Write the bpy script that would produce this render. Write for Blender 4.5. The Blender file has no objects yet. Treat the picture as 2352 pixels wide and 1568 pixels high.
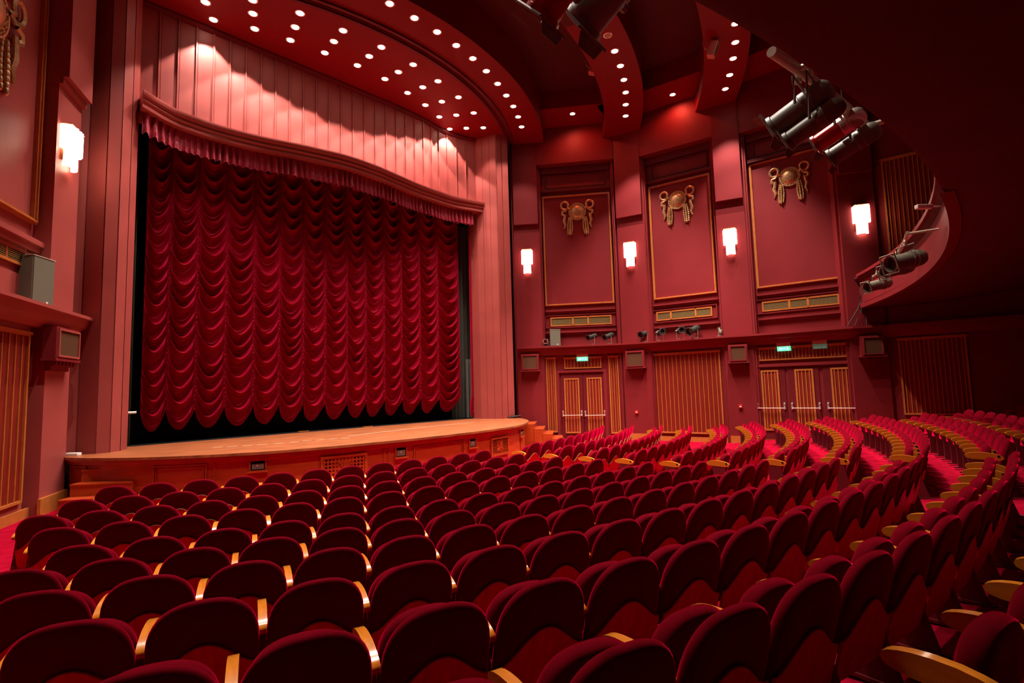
import bpy, math, random
import numpy as np
from mathutils import Matrix, Vector
random.seed(7)
PI = math.pi
D = bpy.data
COL = bpy.context.scene.collection
SC = bpy.context.scene

# ------------------------------------------------------------------ camera
EYE = 2.02                       # eye height above the front floor
F_PX = 1197.1
CR = Vector((0.709, -0.705, -0.028))
CD = Vector((0.042, 0.082, -0.996))
CF = Vector((0.704, 0.705, 0.087))
CF.normalize(); CR = (CR - CF * CR.dot(CF)).normalized(); CU = CR.cross(CF)
cam_d = D.cameras.new('camera'); cam_d.sensor_width = 36; cam_d.lens = F_PX / 2352 * 36
cam_d.clip_start = 0.05; cam_d.clip_end = 200
cam = D.objects.new('camera', cam_d); COL.objects.link(cam)
m = Matrix.Identity(4)
for i, v in enumerate((CR, CU, -CF)):
    for j in range(3): m[j][i] = v[j]
m.translation = Vector((0, 0, EYE)); cam.matrix_world = m
SC.camera = cam
# ------------------------------------------------------------------ world, exposure
w = D.worlds.new('world'); SC.world = w; w.use_nodes = True
w.node_tree.nodes['Background'].inputs[0].default_value = (1.0, 0.25, 0.2, 1)
w.node_tree.nodes['Background'].inputs[1].default_value = 0.004
SC.view_settings.view_transform = 'Standard'
SC.view_settings.look = 'None'
SC.view_settings.gamma = 1.0
SC.view_settings.use_curve_mapping = False
SC.view_settings.exposure = 0.0
P_DISC, P_WASH, P_RING, P_RIB, P_SIDE, E_SCONCE = 200, 680, 360, 1450, 130, 8
WARM = (1.0, 0.86, 0.74)

# ------------------------------------------------------------------ reading points of the place
def ray(px, py):
    return CR * ((px - 1176) / F_PX) - CU * ((py - 784) / F_PX) + CF
def at_z(px, py, z):
    d = ray(px, py); t = (z - EYE) / d.z
    return Vector((d.x * t, d.y * t, z))
def at_y(px, py, y):
    d = ray(px, py); t = y / d.y
    return Vector((d.x * t, y, d.z * t + EYE))
CX, CY = 7.32, 20.93             # centre of the seating and ceiling arcs
def at_r(px, py, R, far=False):
    d = ray(px, py); A = d.x ** 2 + d.y ** 2; B = -2 * (d.x * CX + d.y * CY); E = CX * CX + CY * CY - R * R
    q = math.sqrt(max(0, B * B - 4 * A * E)); t = (-B + q if far else -B - q) / (2 * A)
    return Vector((d.x * t, d.y * t, d.z * t + EYE))
def pol(R, th, z=0.0): return Vector((CX + R * math.sin(th), CY - R * math.cos(th), z))

# ------------------------------------------------------------------ materials
def mat(name, col, rough=0.6, spec=0.4, metal=0.0, noise=0.0, nscale=6.0, bump=0.0, bscale=60.0, sheen=0.0, sheencol=None, emit=None, coat=0.0, stretch=None, mottle=None):
    m = D.materials.new(name); m.use_nodes = True; nt = m.node_tree; b = nt.nodes['Principled BSDF']
    b.inputs['Base Color'].default_value = (*col, 1); b.inputs['Roughness'].default_value = rough
    b.inputs['Specular IOR Level'].default_value = spec; b.inputs['Metallic'].default_value = metal
    tc = nt.nodes.new('ShaderNodeTexCoord'); mp = nt.nodes.new('ShaderNodeMapping')
    nt.links.new(tc.outputs['Object'], mp.inputs[0])
    if stretch: mp.inputs['Scale'].default_value = stretch
    if noise or mottle:
        n = nt.nodes.new('ShaderNodeTexNoise'); n.inputs['Scale'].default_value = nscale; n.inputs['Detail'].default_value = 5
        nt.links.new(mp.outputs[0], n.inputs['Vector'])
        r = nt.nodes.new('ShaderNodeValToRGB'); r.color_ramp.elements[0].position = .3; r.color_ramp.elements[1].position = .7
        c2 = mottle if mottle else tuple(c * (1 - noise) for c in col)
        r.color_ramp.elements[0].color = (*c2, 1); r.color_ramp.elements[1].color = (*[min(1, c * (1 + noise * .5)) for c in col], 1)
        nt.links.new(n.outputs[0], r.inputs[0]); nt.links.new(r.outputs[0], b.inputs['Base Color'])
    if bump:
        n = nt.nodes.new('ShaderNodeTexNoise'); n.inputs['Scale'].default_value = bscale; n.inputs['Detail'].default_value = 3
        nt.links.new(mp.outputs[0], n.inputs['Vector'])
        bu = nt.nodes.new('ShaderNodeBump'); bu.inputs['Strength'].default_value = bump; bu.inputs['Distance'].default_value = .01
        nt.links.new(n.outputs[0], bu.inputs['Height']); nt.links.new(bu.outputs[0], b.inputs['Normal'])
    if sheen:
        b.inputs['Sheen Weight'].default_value = sheen; b.inputs['Sheen Roughness'].default_value = .35
        b.inputs['Sheen Tint'].default_value = (*(sheencol or col), 1)
    if coat: b.inputs['Coat Weight'].default_value = coat; b.inputs['Coat Roughness'].default_value = .12
    if emit:
        b.inputs['Emission Color'].default_value = (*emit[0], 1); b.inputs['Emission Strength'].default_value = emit[1]
    return m
M = {}
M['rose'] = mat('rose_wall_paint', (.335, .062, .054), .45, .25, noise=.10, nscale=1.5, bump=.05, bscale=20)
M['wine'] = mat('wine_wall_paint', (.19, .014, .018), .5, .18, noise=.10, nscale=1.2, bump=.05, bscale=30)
M['wine_dk'] = mat('dark_wine_paint', (.12, .006, .010), .5, .25, noise=.1, nscale=2)
M['orange_wood'] = mat('orange_stage_wood', (.40, .045, .006), .38, .5, noise=.22, nscale=2.2, stretch=(1, 1, 5), coat=.15)
M['stage_floor'] = mat('worn_stage_boards', (.30, .085, .027), .38, .5, noise=.5, nscale=3.0, stretch=(.6, 4, 1), mottle=(.17, .045, .016))
M['gilt'] = mat('gilt_wood_trim', (.46, .135, .028), .35, .6, noise=.15, nscale=8, coat=.2)
M['slat_wood'] = mat('red_brown_slat_board', (.19, .013, .006), .5, .25, noise=.25, nscale=3, stretch=(6, 6, .6))
M['bronze'] = mat('aged_bronze', (.58, .36, .16), .38, .6, metal=.55, noise=.35, nscale=14)
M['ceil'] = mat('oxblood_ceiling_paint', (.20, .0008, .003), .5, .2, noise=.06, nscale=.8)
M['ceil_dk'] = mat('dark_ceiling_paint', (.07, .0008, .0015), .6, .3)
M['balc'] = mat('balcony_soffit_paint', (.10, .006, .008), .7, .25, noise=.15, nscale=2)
M['velvet'] = mat('crimson_velvet', (.115, .0004, .0055), .9, .02, noise=.14, nscale=9, bump=.12, bscale=180, sheen=1.0, sheencol=(1.0, .002, .06))
M['velvet_dk'] = mat('crimson_curtain_velvet', (.23, .0006, .012), .6, .05, noise=.15, nscale=5, sheen=.6, sheencol=(.9, .02, .12))
M['val_vel'] = mat('valance_velvet', (.28, .008, .028), .5, .3, noise=.15, nscale=6, sheen=.5, sheencol=(1, .35, .35))
M['ply'] = mat('red_stained_plywood', (.72, .005, .002), .45, .2, noise=.2, nscale=5, stretch=(5, 5, .8), coat=.15)
M['edge'] = mat('pale_plywood_edge', (.42, .20, .08), .5, .4)
M['side'] = mat('dark_red_side_board', (.13, .004, .010), .6, .3, noise=.15, nscale=8)
M['arm'] = mat('lacquered_beech', (.62, .19, .015), .22, .5, noise=.18, nscale=7, stretch=(6, .8, 6), coat=.5)
M['carpet'] = mat('crimson_carpet', (.30, .002, .019), .95, .02, noise=.18, nscale=5, bump=.4, bscale=240, mottle=(.21, .001, .010))
M['black'] = mat('black_cloth', (.006, .006, .007), .9, .1)
M['blackm'] = mat('lightened_black_enamel', (.17, .155, .115), .42, .5, noise=.2, nscale=10)  # black enamel raised to grey: light on the rail lanterns put into the colour
M['shelfm'] = mat('black_lantern_paint', (.02, .02, .017), .42, .5, noise=.2, nscale=10)
M['greycloth'] = mat('grey_stage_drape', (.10, .10, .085), .85, .1)
M['greybox'] = mat('grey_speaker_paint', (.13, .125, .09), .55, .4)
M['grey_grille'] = mat('brown_speaker_cloth', (.09, .04, .022), .9, .03)
M['brass_grille'] = mat('brass_vent_metal', (.36, .25, .10), .4, .5, metal=.4)
M['dark_in'] = mat('dark_recess', (.02, .012, .008), .8, .1)
M['chrome'] = mat('polished_chrome', (.85, .80, .72), .25, .6, metal=.75)
M['pipe'] = mat('cream_painted_pipe', (.55, .50, .38), .4, .5, noise=.1, nscale=12)
M['white'] = mat('white_plastic', (.8, .76, .70), .5, .4)
M['red_reflection'] = mat('painted_red_reflection', (.55, .01, .015), .22, .6, metal=.3)  # red reflection on the chrome barrel, painted in as its base colour
M['glow'] = mat('lit_lamp_glass', (1, .95, .9), .3, .5, emit=((1, .86, .68), 22))
M['sconce'] = mat('lit_frosted_glass', (1, .95, .88), .3, .5, emit=((1, .80, .60), E_SCONCE))
M['exit_on'] = mat('lit_green_exit_panel', (.1, .5, .35), .5, .3, emit=((.12, .75, .45), 1.3))
M['exit_glow'] = mat('pale_green_symbol', (.7, 1, .9), .5, .3, emit=((.55, 1, .85), 2.6))
M['exit_off'] = mat('dim_green_exit_panel', (.08, .16, .11), .5, .3, emit=((.1, .3, .2), .25))
M['salmon'] = mat('salmon_housing', (.50, .20, .15), .5, .4)
M['alarm'] = mat('red_alarm_plastic', (.5, .01, .01), .35, .5)
M['black_glass'] = mat('dark_lens_glass', (.02, .018, .018), .12, .5)
M['cable'] = mat('dark_cable_rubber', (.05, .02, .02), .6, .3)

# ------------------------------------------------------------------ mesh helper
class G:
    def __init__(s): s.v = []; s.f = []
    def add(s, vs, fs):
        o = len(s.v); s.v += [tuple(v) for v in vs]; s.f += [tuple(i + o for i in f) for f in fs]
    def hexa(s, p):   # 8 points: bottom 4 ccw, top 4
        s.add(p, [(3, 2, 1, 0), (4, 5, 6, 7), (0, 1, 5, 4), (1, 2, 6, 5), (2, 3, 7, 6), (3, 0, 4, 7)])
    def box(s, x0, x1, y0, y1, z0, z1):
        s.hexa([(x0, y0, z0), (x1, y0, z0), (x1, y1, z0), (x0, y1, z0), (x0, y0, z1), (x1, y0, z1), (x1, y1, z1), (x0, y1, z1)])
    def prism(s, poly, z0, z1):
        n = len(poly)
        s.add([(p[0], p[1], z0) for p in poly] + [(p[0], p[1], z1) for p in poly],
              [tuple(range(n - 1, -1, -1)), tuple(range(n, 2 * n))] + [(i, (i + 1) % n, n + (i + 1) % n, n + i) for i in range(n)])
    def grid(s, rows, closed=False):
        nr, nc = len(rows), len(rows[0])
        vs = [p for r in rows for p in r]; fs = []
        for i in range(nr - 1):
            for j in range(nc if closed else nc - 1):
                k = (j + 1) % nc
                fs.append((i * nc + j, i * nc + k, (i + 1) * nc + k, (i + 1) * nc + j))
        s.add(vs, fs)
    def tube(s, pts, r, n=8, caps=True):
        pts = [Vector(p) for p in pts]; rows = []
        rs = r if isinstance(r, (list, tuple)) else [r] * len(pts)
        up = Vector((0, 0, 1))
        for i, p in enumerate(pts):
            t = (pts[min(i + 1, len(pts) - 1)] - pts[max(i - 1, 0)]).normalized()
            a = t.cross(up) if abs(t.dot(up)) < .95 else t.cross(Vector((1, 0, 0)))
            a.normalize(); b = t.cross(a)
            rows.append([p + (a * math.cos(2 * PI * k / n) + b * math.sin(2 * PI * k / n)) * rs[i] for k in range(n)])
        o = len(s.v); s.grid(rows, True)
        if caps:
            s.f.append(tuple(o + k for k in range(n))); s.f.append(tuple(o + (len(pts) - 1) * n + k for k in range(n - 1, -1, -1)))
    def lathe(s, prof, n=24, origin=(0, 0, 0), axis=(0, 0, 1), ref=None):
        ax = Vector(axis).normalized(); a = Vector(ref) if ref else (ax.cross(Vector((0, 0, 1))) if abs(ax.z) < .95 else Vector((1, 0, 0)))
        a = (a - ax * a.dot(ax)).normalized(); b = ax.cross(a); o = Vector(origin)
        s.grid([[o + ax * h + (a * math.cos(2 * PI * k / n) + b * math.sin(2 * PI * k / n)) * max(r, 1e-4) for k in range(n)] for r, h in prof], True)
    def sphere(s, c, r, n=10, m=7, sc=(1, 1, 1)):
        rows = [[(c[0] + sc[0] * r * math.sin(PI * i / m) * math.cos(2 * PI * k / n), c[1] + sc[1] * r * math.sin(PI * i / m) * math.sin(2 * PI * k / n), c[2] + sc[2] * r * math.cos(PI * i / m)) for k in range(n)] for i in range(m + 1)]
        rows[0] = [(c[0], c[1], c[2] + sc[2] * r - 1e-5 * k * 0) for k in range(n)]
        s.grid(rows, True)
    def mesh(s, name, smooth=False):
        me = D.meshes.new(name); me.from_pydata(s.v, [], s.f); me.validate(); me.update()
        if smooth:
            for p in me.polygons: p.use_smooth = True
        return me
def fixn(me):
    import bmesh
    b = bmesh.new(); b.from_mesh(me); bmesh.ops.remove_doubles(b, verts=b.verts, dist=1e-5); bmesh.ops.recalc_face_normals(b, faces=b.faces); b.to_mesh(me); b.free()
def obj(name, g, m, parent=None, smooth=False, bevel=0, loc=None, angle=None):
    me = g.mesh(name, smooth) if isinstance(g, G) else g
    fixn(me)
    me.materials.clear(); me.materials.append(M[m] if isinstance(m, str) else m)
    o = D.objects.new(name, me); COL.objects.link(o)
    if parent: o.parent = parent
    if loc: o.location = loc
    if bevel:
        b = o.modifiers.new('bevel', 'BEVEL'); b.width = bevel; b.segments = 2; b.limit_method = 'ANGLE'
    if smooth and angle is None: angle = 40
    if smooth:
        me.set_sharp_from_angle(angle=math.radians(angle))
    return o
def tag(o, label=None, cat=None, group=None, kind=None):
    if label: o['label'] = label
    if cat: o['category'] = cat
    if group: o['group'] = group
    if kind: o['kind'] = kind
    return o
def empty(name, loc=(0, 0, 0), rz=0, label=None, cat=None, group=None, kind=None):
    o = D.objects.new(name, None); COL.objects.link(o); o.location = loc; o.rotation_euler = (0, 0, rz); o.empty_display_size = .1
    return tag(o, label, cat, group, kind)
def struct(name, g, m, parent=None, **k):
    o = obj(name, g, m, parent, **k)
    if not parent: o['kind'] = 'structure'
    return o
def clone(root):
    r = root.copy(); COL.objects.link(r)
    for ch in root.children:
        c = ch.copy(); COL.objects.link(c); c.parent = r
        for g2 in ch.children:
            d = g2.copy(); COL.objects.link(d); d.parent = c
    return r
def spot(name, loc, target, power, angle, blend=.25, parent=None, size=.05, col=WARM):
    l = D.lights.new(name, 'SPOT'); l.energy = power; l.spot_size = math.radians(angle); l.spot_blend = blend; l.shadow_soft_size = size; l.color = col
    o = D.objects.new(name, l); COL.objects.link(o); o.location = loc
    o.rotation_euler = (Vector(target) - Vector(loc)).to_track_quat('-Z', 'Y').to_euler()
    return o

ZST = .92        # stage level
ZCE = 11.32      # underside of the ceiling bands
ZUP = 12.5
ORD = ['first', 'second', 'third', 'fourth', 'fifth', 'sixth', 'seventh', 'eighth', 'ninth', 'tenth', 'eleventh', 'twelfth', 'thirteenth', 'fourteenth', 'fifteenth', 'sixteenth']

# ================================================================== floor
RFL = [(2, 0), (16.9, 0), (17.25, .065), (18.14, .145), (19.01, .23), (19.88, .31), (20.72, .395), (21.5, .47), (22.3, .55), (24, .72), (30, 1.3)]
def zfl(R):
    for (a, za), (b, zb) in zip(RFL, RFL[1:]):
        if R <= b: return za + (zb - za) * max(0, (R - a) / (b - a))
    return RFL[-1][1]
g = G(); Rs = [3, 6, 9, 11, 13] + [13.5 + .5 * i for i in range(30)]
g.grid([[pol(R, -1.25 + 2.5 * k / 60, zfl(R)) for k in range(61)] for R in Rs])
struct('floor', g, 'carpet', smooth=True)

# ================================================================== walls
class Wall:
    """a vertical plane: s runs along it, z is height, o is how far out into the hall"""
    def __init__(s, a, b, out=0.0, nsign=1):
        a = Vector((a[0], a[1])); b = Vector((b[0], b[1])); s.d = (b - a).normalized(); s.n = Vector((s.d.y, -s.d.x)) * nsign
        s.a = a + s.n * out; s.L = (b - a).length
    def pt(s, t, z, o=0.0):
        p = s.a + s.d * t + s.n * o; return Vector((p.x, p.y, z))
    def hit(s, px, py, o=0.0):
        d = ray(px, py); a = s.a + s.n * o; k = (a.x * s.n.x + a.y * s.n.y) / (d.x * s.n.x + d.y * s.n.y)
        p = Vector((d.x * k, d.y * k)); return (p - a).dot(s.d), d.z * k + EYE
    def rect(s, q, o=0.0):
        """q: four picture corners tl, tr, br, bl -> s0, s1, z0, z1"""
        h = [s.hit(*p, o) for p in q]
        return (h[0][0] + h[3][0]) / 2, (h[1][0] + h[2][0]) / 2, (h[2][1] + h[3][1]) / 2, (h[0][1] + h[1][1]) / 2
    def box(s, g, s0, s1, z0, z1, o0, o1):
        g.hexa([s.pt(s0, z0, o0), s.pt(s1, z0, o0), s.pt(s1, z0, o1), s.pt(s0, z0, o1), s.pt(s0, z1, o0), s.pt(s1, z1, o0), s.pt(s1, z1, o1), s.pt(s0, z1, o1)])
    def frame(s, g, s0, s1, z0, z1, w, o0, o1):
        s.box(g, s0, s1, z1 - w, z1, o0, o1); s.box(g, s0, s1, z0, z0 + w, o0, o1)
        s.box(g, s0, s0 + w, z0 + w, z1 - w, o0, o1); s.box(g, s1 - w, s1, z0 + w, z1 - w, o0, o1)

ZSH = 3.49       # top of the shelf cornice on the right wall
EDGE = [at_z(*p, ZSH) for p in [(1188, 797), (1245, 795), (1427, 788), (1487, 784), (1663, 771), (1727, 767), (1959, 749), (2040, 745)]]
SO = -.22        # pilaster face behind the shelf edge
SEG = []
for a, b in zip(EDGE, EDGE[1:]):
    wl = Wall(a, b, 0)
    # inward normal must point to the hall axis
    mid = (Vector((a[0], a[1])) + Vector((b[0], b[1]))) / 2
    sg = 1 if wl.n.dot(Vector((CX, 5)) - mid) > 0 else -1
    SEG.append(Wall(a, b, SO, sg))
PIL = [SEG[0], SEG[2], SEG[4], SEG[6]]; BAY = [SEG[1], SEG[3], SEG[5]]
# far bay running on under the balcony
d7 = (EDGE[7] - EDGE[6]).normalized()
FAR = []
pend = EDGE[7]
q1 = Vector((pend.x + .35, pend.y - 3.1, 0)); q2 = Vector((q1.x + .1, q1.y - 3.5, 0)); q3 = Vector((q2.x - .6, q2.y - 4, 0))
for a, b in ((pend, q1), (q1, q2), (q2, q3)):
    wl = Wall(a, b, 0); mid = (Vector((a[0], a[1])) + Vector((b[0], b[1]))) / 2
    sg = 1 if wl.n.dot(Vector((CX, 5)) - mid) > 0 else -1
    FAR.append(Wall(a, b, SO, sg))

gw = G()         # pilasters, niche backs and frieze of the right wall
gd = G()
NT = [BAY[0].rect([(1227, 382), (1415, 366), (1440, 780), (1245, 785)]),
      BAY[1].rect([(1458, 358), (1640, 322), (1660, 770), (1482, 785)]),
      BAY[2].rect([(1687, 307), (1945, 241), (1962, 750), (1715, 765)])]
ztop = [r[3] for r in NT]
TONG = [PIL[0].hit(1210, 517)[1], PIL[1].hit(1442, 499)[1], PIL[2].hit(1672, 461)[1], PIL[3].hit(1974, 397)[1]]
print('niche tops', ztop, 'tongues', TONG, 'bays', [(round(b.L, 2)) for b in SEG])
ZW = 12.0
zt = sum(ztop) / 3; tg = sum(TONG) / 4
for i, b in enumerate(BAY):
    b.box(gw, -.15, b.L + .15, 0, 3.3, -.3, -.14)                 # lower wall
    b.box(gw, -.15, b.L + .15, 3.3, ZW, -.55, -.34)               # niche back
    b.box(gw, -.02, b.L + .02, ztop[i], ZW, -.4, .10)    # frieze
    for s0, s1 in ((0, .10), (b.L - .10, b.L)):
        b.box(gw, s0, s1, 0, ztop[i] + .01, -.4, -.08)   # stepped jambs
        b.box(gw, s0 - .0, s0 + (.05 if s0 == 0 else 0), 0, ztop[i], -.4, -.02) if s0 == 0 else b.box(gw, s1 - .05, s1, 0, ztop[i], -.4, -.02)
for i, p in enumerate(PIL):
    p.box(gw, -.03, p.L + .03, 0, ZW, -.45, 0); p.box(gw, -.10, p.L + .10, 0, ZW, -.60, -.09)
    p.box(gw, 0.0, p.L, TONG[i], ZW, -.1, .13)
for i, f in enumerate(FAR):
    f.box(gw, -.15, f.L + .15, 0, ZW, -.4, -.12)
f = FAR[0]
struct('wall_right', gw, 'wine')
# crown steps over the niches
for i, b in enumerate(BAY):
    g = G()
    s0, s1 = .12, b.L - .12
    z = ztop[i]
    b.box(g, s0, s1, z - .25, z, -.34, -.2)
    b.box(g, s0, s1, z - .95, z - .86, -.34, -.24)
    b.box(g, s0, s1, z - .98, z - .95, -.34, -.20)
    b.frame(g, s0 + .18, s1 - .18, z - .82, z - .30, .03, -.34, -.29)
    o = struct('trim_%d' % (i + 1), g, 'wine_dk')
# mouldings under and around the grilles
MOLD = [[(1242, 715), (1425, 706)], [(1483, 701), (1658, 686)], [(1722, 679), (1955, 652)]]
MOL2 = [[(1243, 763), (1427, 757)], [(1486, 752), (1661, 740)], [(1726, 733), (1960, 714)]]
FRM = [[(1252, 725), (1417, 717), (1418, 748), (1253, 754)], [(1495, 712), (1648, 699), (1649, 731), (1497, 742)], [(1735, 688), (1944, 667), (1947, 703), (1738, 722)]]
GRL = [[(1264, 730), (1404, 723), (1405, 744), (1265, 750)], [(1508, 716), (1636, 705), (1637, 727), (1509, 736)], [(1750, 694), (1928, 674), (1929, 699), (1752, 716)]]
GDV = [(1316, 1351), (1542, 1599), (1814, 1857)]
GOLD = [[(1241, 454), (1405, 440), (1417, 697), (1250, 703)], [(1478, 429), (1631, 402), (1647, 675), (1494, 689)], [(1713, 381), (1917, 329), (1942, 640), (1733, 664)]]
NB = -.34
WHERE = ['nearest the stage', 'in the middle bay', 'nearest the balcony']
for i, b in enumerate(BAY):
    g = G()
    for (p, q) in (MOLD[i], MOL2[i]):
        z = (b.hit(*p, NB)[1] + b.hit(*q, NB)[1]) / 2
        b.box(g, .12, b.L - .12, z - .05, z, NB, NB + .10); b.box(g, .12, b.L - .12, z - .12, z - .05, NB, NB + .06)
    s0, s1, z0, z1 = b.rect(FRM[i], NB); b.frame(g, s0, s1, z0, z1, .035, NB, NB + .045)
    struct('trim_%d' % (i + 4), g, 'wine')
    # gilt moulding
    s0, s1, z0, z1 = b.rect(GOLD[i], NB)
    s0 = max(s0, .14); s1 = min(s1, b.L - .14)
    g = G(); b.frame(g, s0, s1, z0, z1, .07, NB, NB + .05); b.frame(g, s0 + .02, s1 - .02, z0 + .02, z1 - .02, .03, NB + .05, NB + .07)
    struct('trim_%d' % (i + 7), g, 'gilt')
    # vent grille
    s0, s1, z0, z1 = b.rect(GRL[i], NB)
    t = empty('vent_grille', b.pt(s0, z0, NB), 0, 'long brass vent grille on the right wall, %s' % WHERE[i], 'vent', 'brass vent grilles on the right wall')
    t.rotation_euler = (0, 0, math.atan2(b.d.y, b.d.x))
    inv = Matrix.Translation(-t.location)
    def loc_g(fn):
        gg = G(); fn(gg); R = Matrix.Rotation(-t.rotation_euler.z, 4, 'Z') @ inv
        gg.v = [tuple(R @ Vector(v)) for v in gg.v]; return gg
    def fr(gg):
        b.frame(gg, s0, s1, z0, z1, .045, NB, NB + .05)
        for dx in GDV[i]:
            s = b.hit(dx, (GRL[i][0][1] + GRL[i][3][1]) / 2, NB)[0]; b.box(gg, s - .03, s + .03, z0, z1, NB, NB + .05)
    obj('frame', loc_g(fr), 'gilt', t)
    obj('backing', loc_g(lambda gg: b.box(gg, s0 + .03, s1 - .03, z0 + .03, z1 - .03, NB, NB + .008)), 'dark_in', t)
    def sl(gg):
        z = z0 + .06
        while z < z1 - .05: b.box(gg, s0 + .04, s1 - .04, z, z + .012, NB + .008, NB + .035); z += .026
    obj('louvres', loc_g(sl), 'brass_grille', t)

# shelf cornice running along the wall
def offset_line(segs, o, z):
    pts = [segs[0].pt(0, z, o)]
    for s1, s2 in zip(segs, segs[1:]):
        a = s1.pt(s1.L, z, o); b = s2.pt(0, z, o); pts.append((a + b) / 2)
    pts.append(segs[-1].pt(segs[-1].L, z, o)); return pts
def sweep(g, segs, prof):
    """prof: list of (o, z) closed outline"""
    rows = [offset_line(segs, o, z) for o, z in prof]; rows.append(rows[0])
    g.grid(rows)
    n = len(prof); k = len(g.v) - len(rows) * len(rows[0]); nc = len(rows[0])
    g.f.append(tuple(k + i * nc for i in range(n))); g.f.append(tuple(k + i * nc + nc - 1 for i in range(n)))
g = G(); sweep(g, SEG + FAR[:1], [(-.35, ZSH), (.22, ZSH), (.22, ZSH - .06), (.17, ZSH - .08), (.15, ZSH - .16), (.08, ZSH - .20), (.05, ZSH - .26), (-.02, ZSH - .34), (-.35, ZSH - .34)])
struct('trim_10', g, 'wine')
# baseboard in pale wood
g = G()
for s in SEG:
    o = .03 if s in PIL else -.11
    s.box(g, 0, s.L, 0, .24 if s in PIL else .16, o - .1, o)
FAR[0].box(g, 0, FAR[0].L, 0, .16, -.2, -.09)
struct('baseboard_right', g, 'gilt')

# ---- slatted panels
def slats(wl, q, o, n, name, label, group, topbar=True, mirror=False):
    s0, s1, z0, z1 = wl.rect(q, o); s0, s1 = min(s0, s1), max(s0, s1)
    t = empty(name, wl.pt(s0, z0, o), math.atan2(wl.d.y, wl.d.x), label, 'wall panel', group)
    R = Matrix.Rotation(-t.rotation_euler.z, 4, 'Z') @ Matrix.Translation(-t.location)
    def mk(fn):
        gg = G(); fn(gg); gg.v = [tuple(R @ Vector(v)) for v in gg.v]; return gg
    obj('board', mk(lambda gg: wl.box(gg, s0, s1, z0, z1, o - .02, o + .012)), 'slat_wood', t)
    obj('frame', mk(lambda gg: (wl.frame(gg, s0, s1, z0, z1, .045, o - .02, o + .05), wl.box(gg, s0 - .03, s1 + .03, z1 - .02, z1 + .03, o - .02, o + .07))), 'gilt', t)
    def st(gg):
        for k in range(1, n):
            s = s0 + (s1 - s0) * k / n; wl.box(gg, s - .010, s + .010, z0 + .04, z1 - .04, o, o + .03)
    obj('slats', mk(st), 'gilt', t)
    return t
LW = -.14
slats(BAY[0], [(1253, 822), (1276, 822), (1281, 993), (1260, 992)], LW, 4, 'slatted_panel', 'narrow slatted wood panel left of the double doors', 'slatted panels on the right wall')
slats(BAY[0], [(1397, 818), (1420, 818), (1426, 995), (1404, 995)], LW, 4, 'slatted_panel', 'narrow slatted wood panel right of the double doors', 'slatted panels on the right wall')
slats(BAY[0], [(1295, 822), (1381, 820), (1381, 845), (1297, 847)], LW, 11, 'slatted_panel', 'low slatted panel above the double doors', 'slatted panels on the right wall')
slats(BAY[1], [(1498, 813), (1655, 807), (1663, 993), (1506, 997)], LW, 16, 'slatted_panel', 'large slatted wood panel between the two door groups', 'slatted panels on the right wall')
slats(BAY[2], [(1742, 800), (1951, 789), (1953, 820), (1745, 828)], LW, 26, 'slatted_panel', 'long low slatted panel above the three doors', 'slatted panels on the right wall')
slats(FAR[0], [(2062, 779), (2222, 770), (2233, 950), (2077, 955)], -.12, 15, 'slatted_panel', 'dim slatted wood panel in the shade under the balcony', 'slatted panels on the right wall')
slats(FAR[0], [(2022, 365), (2150, 345), (2180, 640), (2050, 660)], -.12, 12, 'slatted_panel', 'tall slatted wood panel above the balcony front', 'slatted panels on the right wall')

# ---- doors
def door(wl, n, outer, leaves, panels, bars, o, label):
    s0, s1, z0, z1 = wl.rect(outer, o); z0 = 0
    g = G(); wl.frame(g, s0, s1, -.08, z1, .09, o - .05, o + .08); wl.frame(g, s0 + .09, s1 - .09, -.05, z1 - .09, .03, o - .05, o + .05)
    t = struct('door_%d' % n, g, 'wine'); t['label'] = label; t['category'] = 'door'
    for lf, pn, br in zip(leaves, panels, bars):
        a = wl.hit(*lf[0], o)[0]; b = wl.hit(*lf[1], o)[0]
        g = G(); wl.box(g, a, b, .02, z1 - .13, o - .02, o + .03); leaf = obj('door_leaf', g, 'wine_dk', t)
        p0, p1, pz0, pz1 = wl.rect(pn, o + .03)
        g = G(); wl.box(g, p0, p1, pz0, pz1, o + .03, o + .036); obj('panel', g, 'slat_wood', leaf)
        g = G(); wl.frame(g, p0, p1, pz0, pz1, .05, o + .03, o + .055)
        for k in range(1, 5):
            s = p0 + (p1 - p0) * k / 5; wl.box(g, s - .012, s + .012, pz0, pz1, o + .03, o + .052)
        obj('panel_slats', g, 'gilt', leaf)
        c0, zz = wl.hit(*br[0], o + .1); c1, _ = wl.hit(*br[1], o + .1)
        g = G(); g.tube([wl.pt(c0, zz, o + .13), wl.pt(c1, zz, o + .13)], .016, 8)
        bar = obj('push_bar', g, 'chrome', t, smooth=True)
        for c in (c0 + .01, c1 - .01):
            g = G(); wl.box(g, c - .025, c + .025, zz - .04, zz + .17, o + .03, o + .07)
            g.tube([wl.pt(c, zz + .15, o + .05), wl.pt(c, zz + .13, o + .12), wl.pt(c, zz, o + .13)], .016, 8)
            obj('bracket', g, 'chrome', bar)
    return t
door(BAY[0], 1, [(1280, 850), (1395, 848), (1395, 1010), (1280, 1010)],
     [((1290, 900), (1338.5, 900)), ((1340, 900), (1387, 900))],
     [[(1296, 869), (1330, 868), (1334, 994), (1299, 995)], [(1348, 867), (1382, 866), (1386, 993), (1351, 994)]],
     [((1293, 954), (1337, 955)), ((1344, 954), (1390, 953))], LW, 'dark red double door with slatted panels and chrome push bars beside the stage')
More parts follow.
